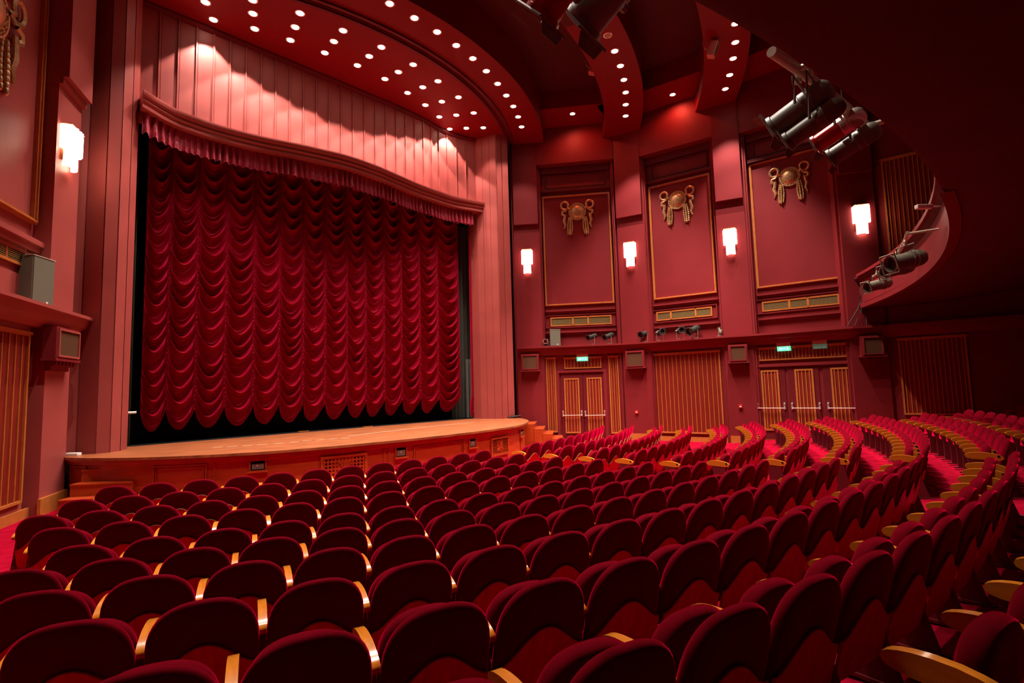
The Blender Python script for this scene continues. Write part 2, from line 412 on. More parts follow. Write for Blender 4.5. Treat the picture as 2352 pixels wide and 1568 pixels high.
door(BAY[2], 2, [(1733, 836), (1972, 828), (1985, 1010), (1745, 1010)],
     [((1741, 900), (1806, 900)), ((1812, 900), (1884, 900)), ((1893, 900), (1966, 900))],
     [[(1747, 851), (1788, 849), (1797, 988), (1757, 989)], [(1824, 848), (1868, 846), (1877, 988), (1835, 988)], [(1907, 844), (1954, 843), (1962, 987), (1918, 988)]],
     [((1741, 937), (1803, 937)), ((1819, 937), (1884, 937)), ((1902, 937), (1971, 937))], LW, 'dark red triple door with chrome push bars by the rear seats')

# ---- corbel speaker boxes on the pilasters
CB = [[(1197, 813), (1238, 813), (1238, 851), (1197, 851)], [(1436, 806), (1480, 804), (1480, 843), (1438, 845)], [(1672, 792), (1716, 790), (1718, 830), (1674, 833)], [(1976, 772), (2030, 769), (2033, 815), (1979, 819)]]
PW = ['beside the stage', 'right of the double doors', 'left of the triple door', 'dim, right of the triple door']
def rel(t, gg):
    R = Matrix.Rotation(-t.rotation_euler.z, 4, 'Z') @ Matrix.Translation(-t.location); gg.v = [tuple(R @ Vector(v)) for v in gg.v]; return gg
def corbel(wl, q, label, group):
    s0, s1, z0, z1 = wl.rect(q, .18); s0, s1 = min(s0, s1), max(s0, s1)
    t = empty('corbel_speaker', wl.pt(s0, z0 - .2, 0), math.atan2(wl.d.y, wl.d.x), label, 'speaker', group)
    g = G(); wl.box(g, s0, s1, z0, z1, 0, .20); wl.box(g, s0 - .03, s1 + .03, z0 - .03, z0 + .02, 0, .22); wl.box(g, s0 + .06, s1 - .06, z0 - .12, z0 - .03, 0, .15); wl.box(g, s0 + .1, s1 - .1, z0 - .2, z0 - .12, 0, .09)
    for k in range(6):
        c = s0 + .1 + (s1 - s0 - .2) * k / 5; wl.box(g, c - .02, c + .02, z0 - .10, z0 - .04, .12, .18)
    obj('housing', rel(t, g), 'wine', t)
    g = G(); wl.frame(g, s0 + .04, s1 - .04, z0 + .04, z1 - .03, .035, .2, .235); obj('rim', rel(t, g), 'rose' if 'left wall' in label else 'wine', t)
    g = G(); wl.box(g, s0 + .07, s1 - .07, z0 + .07, z1 - .06, .2, .212); obj('speaker_cloth', rel(t, g), 'grey_grille', t)
for p, q, wd in zip(PIL, CB, PW): corbel(p, q, 'square speaker box under the shelf of the right wall, %s' % wd, 'speaker boxes under the right wall shelf')

# ---- exit signs
def exit_sign(wl, q, lit, label):
    s0, s1, z0, z1 = wl.rect(q, LW + .15); t = empty('exit_sign', wl.pt(s0, z0, LW), math.atan2(wl.d.y, wl.d.x), label, 'exit sign', 'exit signs over the doors')
    zm = z0 + (z1 - z0) * .52; a = LW; b = LW + .14
    g = G(); wl.box(g, s0, s1, zm, z1, a, b); wl.box(g, s0, s1, z0, zm, a, a + .03); obj('housing', rel(t, g), 'salmon', t)
    g = G(); wl.box(g, s0 + .01, s1 - .01, z0, zm, a + .03, b - .01); obj('light_panel', rel(t, g), 'exit_on' if lit else 'exit_off', t)
    g = G(); L = s1 - s0; h = zm - z0; o = b - .008; th = h * .1
    x = s0 + L * .18
    for ch in 'EXIT':                                  # small pale lettering
        cw = L * .09
        def bar(x0, x1, y0, y1): wl.box(g, x + cw * x0, x + cw * x1, z0 + h * (.3 + .4 * y0), z0 + h * (.3 + .4 * y1), o, o + .004)
        if ch == 'E': bar(0, .2, 0, 1); bar(0, .9, 0, .2); bar(0, .7, .4, .6); bar(0, .9, .8, 1)
        if ch == 'X':
            for u in (0, 1):
                a0 = x + cw * (.0 if u == 0 else .7); a1 = x + cw * (.7 if u == 0 else .0)
                zz0 = z0 + h * .3; zz1 = z0 + h * .7
                g.hexa([wl.pt(a0, zz0, o), wl.pt(a0 + cw * .25, zz0, o), wl.pt(a0 + cw * .25, zz0, o + .004), wl.pt(a0, zz0, o + .004), wl.pt(a1, zz1, o), wl.pt(a1 + cw * .25, zz1, o), wl.pt(a1 + cw * .25, zz1, o + .004), wl.pt(a1, zz1, o + .004)])
        if ch == 'I': bar(.35, .6, 0, 1)
        if ch == 'T': bar(.35, .6, 0, 1); bar(0, 1, .8, 1)
        x += cw * 1.3
    # running figure
    fx = s0 + L * .74
    wl.box(g, fx, fx + L * .06, z0 + h * .45, z0 + h * .72, o, o + .004); wl.box(g, fx + L * .01, fx + L * .06, z0 + h * .76, z0 + h * .88, o, o + .004)
    g.hexa([wl.pt(fx - L * .05, z0 + h * .18, o), wl.pt(fx - L * .02, z0 + h * .18, o), wl.pt(fx - L * .02, z0 + h * .18, o + .004), wl.pt(fx - L * .05, z0 + h * .18, o + .004), wl.pt(fx + L * .01, z0 + h * .46, o), wl.pt(fx + L * .04, z0 + h * .46, o), wl.pt(fx + L * .04, z0 + h * .46, o + .004), wl.pt(fx + L * .01, z0 + h * .46, o + .004)])
    g.hexa([wl.pt(fx + L * .08, z0 + h * .18, o), wl.pt(fx + L * .11, z0 + h * .18, o), wl.pt(fx + L * .11, z0 + h * .18, o + .004), wl.pt(fx + L * .08, z0 + h * .18, o + .004), wl.pt(fx + L * .02, z0 + h * .46, o), wl.pt(fx + L * .05, z0 + h * .46, o), wl.pt(fx + L * .05, z0 + h * .46, o + .004), wl.pt(fx + L * .02, z0 + h * .46, o + .004)])
    obj('lettering', rel(t, g), 'exit_glow' if lit else 'white', t)
exit_sign(BAY[0], [(1324, 811), (1351, 810), (1351, 828), (1324, 829)], True, 'lit green exit sign above the double doors beside the stage')
exit_sign(BAY[2], [(1783, 786), (1815, 785), (1816, 805), (1784, 806)], True, 'bright green exit sign, left one above the triple door')
exit_sign(BAY[2], [(1865, 781), (1899, 779), (1900, 799), (1866, 801)], False, 'dim unlit exit sign, right one above the triple door')

# ---- call points on pilasters, switch plate
for (p, px, py, lb) in ((PIL[1], 1463, 946, 'small red alarm call point on the pilaster right of the double doors'), (PIL[2], 1701, 933, 'small red alarm call point on the pilaster left of the triple door')):
    s, z = p.hit(px, py); t = empty('alarm_call_point', p.pt(s, z, 0), math.atan2(p.d.y, p.d.x), lb, 'alarm', 'red alarm call points')
    g = G(); p.box(g, s - .055, s + .055, z - .055, z + .055, 0, .05); obj('case', rel(t, g), 'alarm', t, bevel=.006)
    g = G(); p.box(g, s - .03, s + .03, z - .02, z + .015, .05, .054); obj('glass', rel(t, g), 'white', t)
s, z = BAY[1].hit(1500, 972, LW); t = empty('switch_plate', BAY[1].pt(s, z, LW), math.atan2(BAY[1].d.y, BAY[1].d.x), 'white switch plate with a red rocker beside the large slatted panel', 'switch')
g = G(); BAY[1].box(g, s - .05, s + .05, z - .07, z + .07, LW, LW + .015); obj('plate', rel(t, g), 'white', t)
g = G(); BAY[1].box(g, s - .015, s + .015, z - .03, z + .03, LW + .015, LW + .025); obj('rocker', rel(t, g), 'alarm', t)

# ---- sconces
def sconce(wl, q, label, power=28, group='lit wall sconces'):
    """q: top-left, top-right, bottom-right, bottom-left of the whole lamp"""
    s0, s1, z0, z1 = wl.rect(q, .12); s0, s1 = min(s0, s1), max(s0, s1); c = (s0 + s1) / 2; hw = (s1 - s0) / 2; H = z1 - z0
    t = empty('wall_sconce', wl.pt(c, z0, 0), math.atan2(wl.d.y, wl.d.x), label, 'wall lamp', group)
    g = G(); wl.box(g, c - hw * .6, c + hw * .6, z0 + H * .15, z1 - H * .05, 0, .04); obj('backplate', rel(t, g), 'gilt', t)
    def rods(h0, h1, hw2, dp, nm):
        g = G(); n = 9
        for k in range(n):
            a = PI * k / (n - 1); x = c - hw2 * math.cos(a); o = .05 + dp * math.sin(a)
            g.tube([wl.pt(x, h0, o), wl.pt(x, h1 + (.01 if k % 2 else 0), o)], hw2 * .22, 6)
        return obj(nm, rel(t, g), 'sconce', t)
    hw *= .80; rods(z0 + H * .42, z1 - H * .03, hw * .92, .13, 'upper_glass'); rods(z0 + H * .04, z0 + H * .44, hw * .60, .09, 'lower_glass')
    g = G(); wl.box(g, c - hw * .95, c + hw * .95, z1, z1 + .012, .0, .19); obj('cap', rel(t, g), 'gilt', t)
SCP = [[(1196, 573), (1225, 573), (1225, 629), (1196, 629)], [(1430, 557), (1462, 556), (1462, 612), (1430, 614)], [(1659, 527), (1695, 523), (1695, 584), (1659, 588)], [(1958, 474), (2004, 467), (2004, 535), (1958, 542)]]
SW = ['nearest the stage', 'second from the stage', 'third from the stage', 'nearest the balcony']
for p, q, wd in zip(PIL, SCP, SW): sconce(p, q, 'glowing stepped glass sconce on the right wall, %s' % wd)

# ---- bronze medallions
def medallion(wl, px, py, rpx, o, label):
    s, z = wl.hit(px, py, o); s2, _ = wl.hit(px + rpx, py, o); r = abs(s2 - s) * 1.02
    t = empty('wall_medallion', wl.pt(s, z, o), math.atan2(wl.d.y, wl.d.x), label, 'wall ornament', 'bronze wall medallions')
    nrm = -1 if (Vector((math.cos(t.rotation_euler.z), math.sin(t.rotation_euler.z))).cross(wl.n) < 0) else 1
    def P(x, zz, y): return (x * r, y * r * nrm, zz * r)
    g = G(); g.lathe([(r, 0), (r, r * .10), (r * .97, r * .15), (r * .90, r * .15), (r * .86, r * .10), (r * .72, r * .10), (r * .68, r * .16), (r * .5, r * .26), (r * .25, r * .31), (0, r * .32)], 36, (0, 0, 0), (0, nrm, 0), (1, 0, 0))
    obj('shield', g, 'bronze', t, smooth=True)
    g = G(); g.sphere((0, 0, 0), r * .055, 8, 5); sm = g.mesh('stud', True); fixn(sm); sm.materials.append(M['bronze'])
    shd = t.children[0]
    for k in range(20):
        a = 2 * PI * k / 20; so = D.objects.new('stud', sm); COL.objects.link(so); so.parent = shd; so.location = P(.80 * math.cos(a), .80 * math.sin(a), .13)
    def ribbon(pts, wd, nm):
        g = G(); rows = []
        n = len(pts)
        for i, (x, zz, y) in enumerate(pts):
            a = pts[max(0, i - 1)]; b = pts[min(n - 1, i + 1)]; tx, tz = b[0] - a[0], b[1] - a[1]; L = math.hypot(tx, tz) or 1
            w_ = wd[i] if isinstance(wd, list) else wd
            nx, nz = -tz / L * w_, tx / L * w_
            rows.append([P(x - nx, zz - nz, y), P(x - nx, zz - nz, y + .07), P(x, zz, y + .13), P(x + nx, zz + nz, y + .07), P(x + nx, zz + nz, y)])
        g.grid(rows, True); obj(nm, g, 'bronze', t, smooth=True)
    for sd in (-1, 1):
        loop = [(sd * (.8 + .05), .35, .1)] + [(sd * (1.38 + .40 * math.cos(a)), .72 + .42 * math.sin(a), .12 + .06 * math.sin(a * .5)) for a in np.linspace(PI * 1.2, PI * -.75, 18)]
        loop += [(sd * 1.25, .15, .16)]
        ribbon(loop, .11, 'ribbon_loop')
        ribbon([(sd * 1.25, .1, .16), (sd * 1.62, .02, .16), (sd * 1.68, -.25, .14), (sd * 1.45, -.38, .1), (sd * 1.32, -.25, .12), (sd * 1.38, -.55, .12), (sd * 1.5, -1.0, .08), (sd * 1.36, -1.45, .06), (sd * 1.5, -1.9, .02)], [.1, .13, .14, .12, .1, .14, .15, .12, .05], 'ribbon_tail')
        g = G()
        for i in range(9):
            zz = -.75 - i * .21; wdt = .12 + .14 * math.sin(PI * (i + 1) / 11)
            for k in (-1, 0, 1):
                g.sphere(P(sd * (.80 + .012 * i) + k * wdt * .9, zz - (.08 if k == 0 else 0), .08 + (.08 if k == 0 else 0)), r * .13, 8, 6, (.75, .8, 1.35))
        obj('laurel_drop', g, 'bronze', t, smooth=True)
medallion(BAY[0], 1326, 486, 20.5, NB, 'bronze shield with ribbons and laurel, panel nearest the stage')
medallion(BAY[1], 1556, 460, 21.5, NB, 'bronze shield with ribbons and laurel, middle panel of the right wall')
medallion(BAY[2], 1814, 406, 25.5, NB, 'bronze shield with ribbons and laurel, panel nearest the balcony')

# ================================================================== left wall
d_ = Vector((.434, .901)); a_ = Vector((.19, 11.9))
LN = Wall((a_ - d_ * 6), (a_ + d_ * 1.9), 0, 1)
if LN.n.dot(Vector((1, -.5))) < 0: LN = Wall((a_ - d_ * 6), (a_ + d_ * 1.9), 0, -1)
LS = LN.hit                       # o = 0 is the lower wall face
PO = .16
sP0 = LN.hit(96, 1000, PO)[0]; sP1 = LN.hit(153, 1000, PO)[0]
ZLS = at_z(205, 728, 2.02 + 1.65).z
print('left pilaster', sP0, sP1, LN.L)
g = G()
LN.box(g, -12, LN.L + .5, 0, ZW, -.5, -.12)
LN.box(g, -12, sP0 - .18, 0, 3.4, -.2, 0)
LN.box(g, -12, sP0 - .35, 3.4, 4.2, -.2, -.08)
sU0 = LN.hit(140, 180, PO)[0]; sU1 = LN.hit(190, 210, PO)[0]
LN.box(g, sP0, sP1, 0, 3.4, -.2, PO)
LN.box(g, sP0, sP1 + .02, 3.4, ZW, -.2, PO)
zl = LN.hit(180, 195, PO + .2)[1]
LN.box(g, sP0 - .02, sP1 + .04, zl, ZW, -.2, PO + .16); LN.box(g, sP0 - .02, sP1 + .04, zl - .14, zl, -.2, PO + .07)
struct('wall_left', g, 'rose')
g = G()
s0 = LN.hit(100, 478, -.05)[0]; LN.box(g, s0, s0 + .05, 0, ZW, -.12, -.06); LN.box(g, s0 + .05, s0 + .22, 3.4, ZW, -.16, -.115)  # thin strip, plus a flush dark band painting in the pilaster's shaded side
struct('trim_11', g, 'wine')
# shelf
g = G(); pr_ = [(-.1, 0), (.38, 0), (.38, -.06), (.32, -.08), (.28, -.20), (.2, -.28), (.1, -.36), (-.1, -.36)]
rows = [[LN.pt(-12, ZLS + z, o), LN.pt(sP1 + .5 + (0 if z > -.1 else z * .6), ZLS + z, o)] for o, z in pr_]; rows.append(rows[0]); g.grid(rows)
k = len(g.v) - 18; g.f.append(tuple(k + 2 * i for i in range(8))); g.f.append(tuple(k + 2 * i + 1 for i in range(8)))
struct('trim_12', g, 'rose')
# gilt frame of the left upper panel
s1, z0 = LN.hit(76, 516, -.1); s1b, _ = LN.hit(103, 20, -.1); s1 = (s1 + s1b) / 2
g = G(); LN.frame(g, s1 - 3.2, s1, z0, 12.5, .09, -.12, -.05); LN.frame(g, s1 - 3.17, s1 - .03, z0 + .03, 12.5, .03, -.05, -.02); struct('trim_13', g, 'gilt')
g = G()
for zz in (z0 - .32, z0 - 1.62): LN.box(g, s1 - 3.4, s1 + .25, zz - .09, zz, -.12, .06); LN.box(g, s1 - 3.4, s1 + .2, zz - .2, zz - .09, -.12, .0)
LN.frame(g, s1 - 3.2, s1 + .02, z0 - 1.45, z0 - .55, .05, -.12, -.05)
struct('trim_14', g, 'rose')
# vent grille on the left wall
q = [(-60, 520), (54, 568), (51, 612), (-60, 575)]
ss1, zz1 = LN.hit(55, 566, -.1); _, zz0 = LN.hit(50, 613, -.1); ss0 = ss1 - 2.2
t = empty('vent_grille', LN.pt(ss0, zz0, -.12), math.atan2(LN.d.y, LN.d.x), 'brass louvred vent grille on the left wall above the shelf', 'vent')
g = G(); LN.frame(g, ss0, ss1, zz0, zz1, .05, -.12, -.06)
for k in (1, 2, 3): LN.box(g, ss0 + 2.2 * k / 4 - .02, ss0 + 2.2 * k / 4 + .02, zz0, zz1, -.12, -.07)
obj('frame', rel(t, g), 'gilt', t)
g = G(); LN.box(g, ss0, ss1, zz0, zz1, -.12, -.11); obj('backing', rel(t, g), 'dark_in', t)
g = G(); z = zz0 + .07
while z < zz1 - .05: LN.box(g, ss0 + .04, ss1 - .04, z, z + .014, -.11, -.075); z += .034
obj('louvres', rel(t, g), 'brass_grille', t)
slats(LN, [(-140, 720), (62, 772), (43, 1152), (-160, 1230)], .0, 11, 'slatted_panel', 'tall amber slatted panel below the shelf of the left wall', 'slatted panels on the left wall')
g = G(); LN.box(g, -12, sP0 - .02, 0, .17, 0, .04); LN.box(g, sP0 - .05, sP1 + .04, 0, .3, PO, PO + .05); struct('baseboard_left', g, 'gilt')
corbel(LN_P := Wall(LN.pt(0, 0, PO).xy, LN.pt(LN.L, 0, PO).xy, 0, 1 if Wall(LN.pt(0, 0, PO).xy, LN.pt(LN.L, 0, PO).xy).n.dot(LN.n) > 0 else -1),
       [(128, 753), (180, 757), (178, 828), (124, 826)], 'square speaker box on the pilaster of the left wall', 'speaker boxes under the left wall shelf')
sconce(LN_P, [(149, 292), (192, 305), (186, 398), (149, 386)], 'large glowing stepped glass sconce on the left wall pilaster', 60)
medallion(LN, -28, 10, 42, -.12, 'bronze laurel drop of a medallion at the top left corner')
# speaker cabinet on the left shelf
pA = at_z(78, 702, ZLS); pB = at_z(130, 706, ZLS)
def cabinet(name, base, rz, w_, d2, h, label, group=None):
    t = empty(name, base, rz, label, 'speaker', group)
    g = G(); g.prism([(-w_ / 2, 0), (w_ / 2, 0), (w_ / 2 * .8, d2), (-w_ / 2 * .8, d2)], 0, h); obj('cabinet', g, 'greybox', t, bevel=.01)
    g = G(); g.box(-w_ / 2 + .015, w_ / 2 - .015, -.015, 0, .02, h - .02); obj('front_cloth', g, 'greybox', t)
    g = G(); g.box(-w_ / 2 - .004, w_ / 2 + .004, -.02, d2 * .3, h, h + .012); obj('top_edge', g, 'pipe', t)
    g = G(); g.box(w_ * .14, w_ * .22, -.018, -.014, .05, .09); obj('badge', g, 'white', t)
    return t
hgt = .55
cabinet('shelf_speaker', at_z(96, 703, ZLS), math.radians(52), .50, .42, .86, 'grey speaker cabinet standing on the shelf of the left wall')

# ================================================================== proscenium
LF = [at_z(*p, ZST) for p in [(155, 1044), (174, 1043), (218, 1042), (252, 1039), (276, 1035), (292, 1031)]]
RF = [at_z(*p, ZST) for p in [(1105.5, 961.5), (1121, 961.5), (1138, 961.5), (1155, 961.5), (1168, 960.5), (1183, 959.5)]]
LF[0] = LF[1] + Vector((-.35, -.05, 0))
print('LF', [tuple(round(c, 2) for c in p) for p in LF]); print('RF', [tuple(round(c, 2) for c in p) for p in RF])
def pil(pts, inner_first):
    g = G(); n = len(pts)
    for i in range(n - 1):
        a, b = Vector(pts[i][:2]), Vector(pts[i + 1][:2]); d = (b - a).normalized(); nn = Vector((d.y, -d.x))
        if nn.y > 0: nn = -nn
        k = (i if inner_first else n - 2 - i) * .0
        a2, b2 = a + d * .012, b - d * .012
        back = Vector((0, .5))
        g.prism([tuple(a2), tuple(b2), tuple(b2 + back), tuple(a2 + back)], ZST, ZCE)
        g.prism([tuple(a - d * .02 - nn * .03), tuple(b + d * .02 - nn * .03), tuple(b + back), tuple(a + back)], ZST, ZCE)
    return g
gL = pil(LF, False); gR = pil(RF, True)
# fascia over the opening, following the serpentine cornice
ZCO = 8.82
CP = [at_z(*p, ZCO) for p in [(325, 203), (397, 250), (500, 287), (600, 313), (700, 333), (800, 357), (870, 382), (967, 425), (1045, 452), (1110, 464)]]
def yc(x):
    e = (CP[1].y - CP[0].y) / (CP[1].x - CP[0].x) * .9
    pts = [(CP[0].x - .6, CP[0].y - .6 * e)] + [(p.x, p.y) for p in CP] + [(CP[-1].x + .6, CP[-1].y - .1)]
    # smooth symmetric curve: average with mirror
    def f(xx): return float(np.interp(xx, [p[0] for p in pts], [p[1] for p in pts]))
    v = 0; ws = 0
    for k in range(-3, 4):
        ww = 1 - abs(k) / 4.5; v += f(x + k * .12) * ww; ws += ww
    return v / ws
X0, X1 = LF[-1].x - .02, RF[0].x + .10
print('cornice', [(round(p.x, 2), round(p.y, 2)) for p in CP])
xs = np.linspace(X0, X1, 64)
def curve_sweep(prof, x0=X0, x1=X1, n=64):
    g = G(); xx = np.linspace(x0, x1, n)
    rows = [[(x, yc(x) + o, z) for x in xx] for o, z in prof]; rows.append(rows[0]); g.grid(rows)
    m_ = len(prof); g.f.append(tuple(i * n for i in range(m_))); g.f.append(tuple(i * n + n - 1 for i in range(m_)))
    return g
def prof(pts): return pts
# fascia boards: from just above the cornice to the ceiling; continues over both pilasters
YF = [(2.0, 14.15), (3.0, 14.12), (9, 14.12), (10.2, 14.22), (11.2, 14.42), (12.0, 14.30), (12.5, 14.15), (13, 14.0)]
def yf(x): return sum(float(np.interp(x + d, [p[0] for p in YF], [p[1] for p in YF])) for d in (-.2, -.1, 0, .1, .2)) / 5
gF = G(); xx = np.linspace(LF[-1].x, RF[0].x, 64)
rows = [[(x, yf(x) + o, z) for x in xx] for o, z in ((0, ZCO - .3), (0, ZCE), (.45, ZCE), (.45, ZCO - .3))]; rows.append(rows[0]); gF.grid(rows)
nb = 27
for k in range(1, nb):
    x = LF[-1].x + (RF[0].x - LF[-1].x) * k / nb; y = yf(x)
    gF.box(x - .018, x + .018, y - .035, y + .02, ZCO, ZCE); gF.box(x + .035, x + .047, y - .012, y + .02, ZCO, ZCE)
gF.v += []; o_ = len(gF.v)
for gg in (gL, gR):
    gF.add(gg.v, gg.f)
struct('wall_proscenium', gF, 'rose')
g = curve_sweep([(0, ZCO), (.7, ZCO), (.7, ZCO - .36), (.2, ZCO - .36), (.06, ZCO - .36), (.05, ZCO - .30), (.09, ZCO - .27), (.07, ZCO - .24), (.02, ZCO - .20), (.05, ZCO - .17), (.05, ZCO - .13), (-.02, ZCO - .10), (-.04, ZCO - .05), (-.04, ZCO)], X0 + .01, X1)
struct('trim_15', g, 'rose', smooth=True)
g = G(); rows = [[(x, yf(x) + o, z) for x in xx] for o, z in ((-.10, ZCE), (0, ZCE), (0, ZCE - .12), (-.04, ZCE - .12), (-.09, ZCE - .05))]; rows.append(rows[0]); g.grid(rows); struct('trim_16', g, 'wine_dk')
# junction with the side wall
g = G(); g.prism([(RF[-1].x, RF[-1].y), (RF[-1].x + .06, RF[-1].y + .12), (RF[-1].x + .45, RF[-1].y + .6), (RF[-1].x, RF[-1].y + .5)], 0, ZW)
struct('wall_corner', g, 'rose')

# ---- valance
g = G(); n = 900; xx = np.linspace(X0 + .05, X1 - .28, n); rows = []
rng = np.random.RandomState(3)
ph = np.cumsum(rng.uniform(.6, 1.5, n)) * 2 * PI / 15
amp = .05 + .03 * np.sin(np.linspace(0, 40, n) + 1)
for zi in range(13):
    v = zi / 12; z = ZCO - .18 - v * .68
    hem = .012 if zi == 10 else 0
    rows.append([(x, yc(x) + .24 - .02 * v + (amp[i] * (.35 + .65 * v)) * math.sin(ph[i] + v * .8 * math.sin(i * .13)) - hem + .012 * v * math.sin(ph[i] * 2.3 + v * 4), z - (.015 * math.sin(ph[i] * 1.0 + 1) if zi > 9 else 0)) for i, x in enumerate(xx)])
g.grid(rows)
tag(obj('valance', g, 'val_vel', smooth=True, angle=180), 'short pleated crimson valance hanging below the serpentine cornice', 'curtain')
# ---- Austrian house curtain
def curtain():
    ncol = 15; xg = [2.48]
    px = [385, 450, 517, 582, 640, 695, 745, 795, 838, 880, 920, 962, 1003]
    for p in px: xg.append(at_y(p, 730, 14.95).x)
    xg.append(at_y(1052, 730, 14.95).x)
    zb, ztp = 1.72, 9.0
    nu, nz = 36, 640
    rng = np.random.RandomState(5)
    U = np.linspace(0, 1, nu, endpoint=False)
    cols = []
    zz = np.linspace(0, 1, nz)
    for c in range(len(xg) - 1):
        x0, x1 = xg[c], xg[c + 1]
        nf = 19; steps = rng.uniform(.6, 1.4, nf); pos = np.concatenate([[0], np.cumsum(steps)]); pos /= pos[-1]
        am = rng.uniform(.5, 1.0, nf + 1); lean = rng.uniform(-.16, .16, nf + 1); k2 = rng.uniform(.3, 1.0, nf + 1)
        for u in (U if c < len(xg) - 2 else np.append(U, 1.0)):
            e = min(u, 1 - u); wv = min(1, max(0, (e - .02) / .17)); wv = wv * wv * (3 - 2 * wv)
            hang = 4 * u * (1 - u)
            sag = .52 * hang ** .8
            x = x0 + (x1 - x0) * u
            z = ztp + (zb - ztp) * zz
            ph = np.interp(zz, pos, np.arange(nf + 1)); fi = np.clip(ph.astype(int), 0, nf - 1); fr = ph - fi
            a = am[fi] * (1 - fr) + am[fi + 1] * fr; ln = lean[fi] * (1 - fr) + lean[fi + 1] * fr
            # each swag: a thin crest of cloth swings out, then falls back into a deep hollow
            rise = np.clip((fr) / .14, 0, 1); rise = rise * rise * (3 - 2 * rise)
            prof = rise * np.exp(-np.clip(fr - .14, 0, 1) / .30)
            fr2 = (fr * 2.0 + .35 * np.sin(fi * 2.7)) % 1.0; rise2 = np.clip(fr2 / .2, 0, 1)
            sec = k2[fi] * .055 * rise2 * np.exp(-np.clip(fr2 - .2, 0, 1) / .25)
            puff = (.23 * (.55 + .45 * a) * prof + sec) * wv
            gather = .17 * math.exp(-(e / .11) ** 2)
            gm = math.exp(-(e / .09) ** 2)
            crk = gm * (.016 * np.sin(zz * 520 + c * 3 + 3 * np.sin(zz * 50 + u * 9)) + .008 * np.sin(zz * 1100 + c * 5 + u * 40))
            y = 15.05 - puff - gather + crk
            z2 = z - sag * (1 + ln * (u - .5) * 2)
            xj = x + .010 * np.sin(zz * 60 + c * 2.1) * hang
            cols.append(np.stack([xj, y, z2], -1))
    A = np.array(cols)                       # ncols, nz, 3
    nc = A.shape[0]
    me = D.meshes.new('austrian_curtain'); V = A.reshape(-1, 3)
    me.vertices.add(len(V)); me.vertices.foreach_set('co', V.astype(np.float32).ravel())
    i, j = np.meshgrid(np.arange(nc - 1), np.arange(nz - 1), indexing='ij'); a = (i * nz + j).ravel()
    F = np.stack([a, a + 1, a + nz + 1, a + nz], -1)
    me.loops.add(F.size); me.loops.foreach_set('vertex_index', F.ravel().astype(np.int32))
    me.polygons.add(len(F)); me.polygons.foreach_set('loop_start', np.arange(0, F.size, 4, dtype=np.int32)); me.polygons.foreach_set('loop_total', np.full(len(F), 4, dtype=np.int32))
    me.update(); me.validate(); me.polygons.foreach_set('use_smooth', np.ones(len(F), bool))
    me.materials.append(M['velvet_dk'])
    o = D.objects.new('austrian_curtain', me); COL.objects.link(o)
    tag(o, 'crimson velvet curtain gathered in rows of swags across the stage opening', 'curtain')
    return xg
curtain()

# ---- stage interior
g = G(); g.box(.5, 14.8, 15.55, 15.65, ZST, 10.5)
tag(obj('black_backdrop', g, 'black'), 'black cloth backdrop behind the crimson curtain', 'curtain')
g = G(); g.grid([[(2.0 + .38 * k / 30, 15.3 + .08 * math.sin(k * 1.3), z) for k in range(31)] for z in (ZST + .02, 9.6)])
tag(obj('black_leg_drape', g, 'blackm', smooth=True, angle=180), 'narrow dark drape at the left edge of the stage opening', 'curtain')
g = G(); g.grid([[(12.1 + 1.1 * k / 40, 15.35 + .10 * math.sin(k * .9), z) for k in range(41)] for z in (ZST + .01, 8.3)])
tag(obj('grey_leg_drape', g, 'greycloth', smooth=True, angle=180), 'grey drape behind the right edge of the crimson curtain', 'curtain')
g = G(); g.grid([[(12.45 + .7 * k / 30, 14.95 + .05 * math.sin(k * 1.1), z) for k in range(31)] for z in (ZST + .02, 3.1)])
tag(obj('grey_floor_drape', g, 'greycloth', smooth=True, angle=180), 'low dark grey drape standing on the stage at right', 'curtain')
g = G(); xR = RF[0].x
g.grid([[(xR - .06 + .30 * k / 20 + (.10 * math.exp(-((z - 1.3) / .35) ** 2) * -1), 14.55 + .04 * math.sin(k * 1.5), z) for k in range(21)] for z in np.linspace(ZST + .1, 8.3, 30)])
tag(obj('crimson_side_curtain', g, 'velvet_dk', smooth=True, angle=180), 'narrow crimson side curtain against the right edge of the stage opening', 'curtain')
g = G(); g.tube([at_y(250, 950, 14.8), at_y(313, 947, 14.8)], .03, 8)
tag(obj('cross_bar', g, 'white', smooth=True), 'short white bar at the left edge of the stage opening', 'bar')

# ================================================================== stage
LIP = [(0, 10.08), (1, 10.12), (2, 10.22), (3, 10.42), (3.6, 10.62), (4.2, 10.95), (4.8, 11.38), (5.3, 11.85), (5.7, 12.35), (6.0, 12.85), (6.2, 13.4)]
AX = 7.2
lp = [(AX - a, b) for a, b in LIP[::-1]] + [(AX + a, b) for a, b in LIP[1:]]
lx = [p[0] for p in lp]
def smooth_lip(n=120):
    t = np.linspace(0, 1, len(lp)); tt = np.linspace(0, 1, n)
    X = np.interp(tt, t, [p[0] for p in lp]); Y = np.interp(tt, t, [p[1] for p in lp])
    for _ in range(6):
        X[1:-1] = (X[:-2] + X[1:-1] * 2 + X[2:]) / 4; Y[1:-1] = (Y[:-2] + Y[1:-1] * 2 + Y[2:]) / 4
    return list(zip(X, Y))
lip = smooth_lip()
def inset(pts, d):
    out = []
    for i, p in enumerate(pts):
        a = Vector(pts[max(0, i - 1)]); b = Vector(pts[min(len(pts) - 1, i + 1)]); t = (b - a).normalized(); n_ = Vector((-t.y, t.x))
        out.append(tuple(Vector(p) + n_ * d))
    return out
stage = empty('stage', (AX, 13, 0), 0, 'low wooden thrust stage with a curved apron and panelled orange front', 'stage'); stage['kind'] = 'structure'
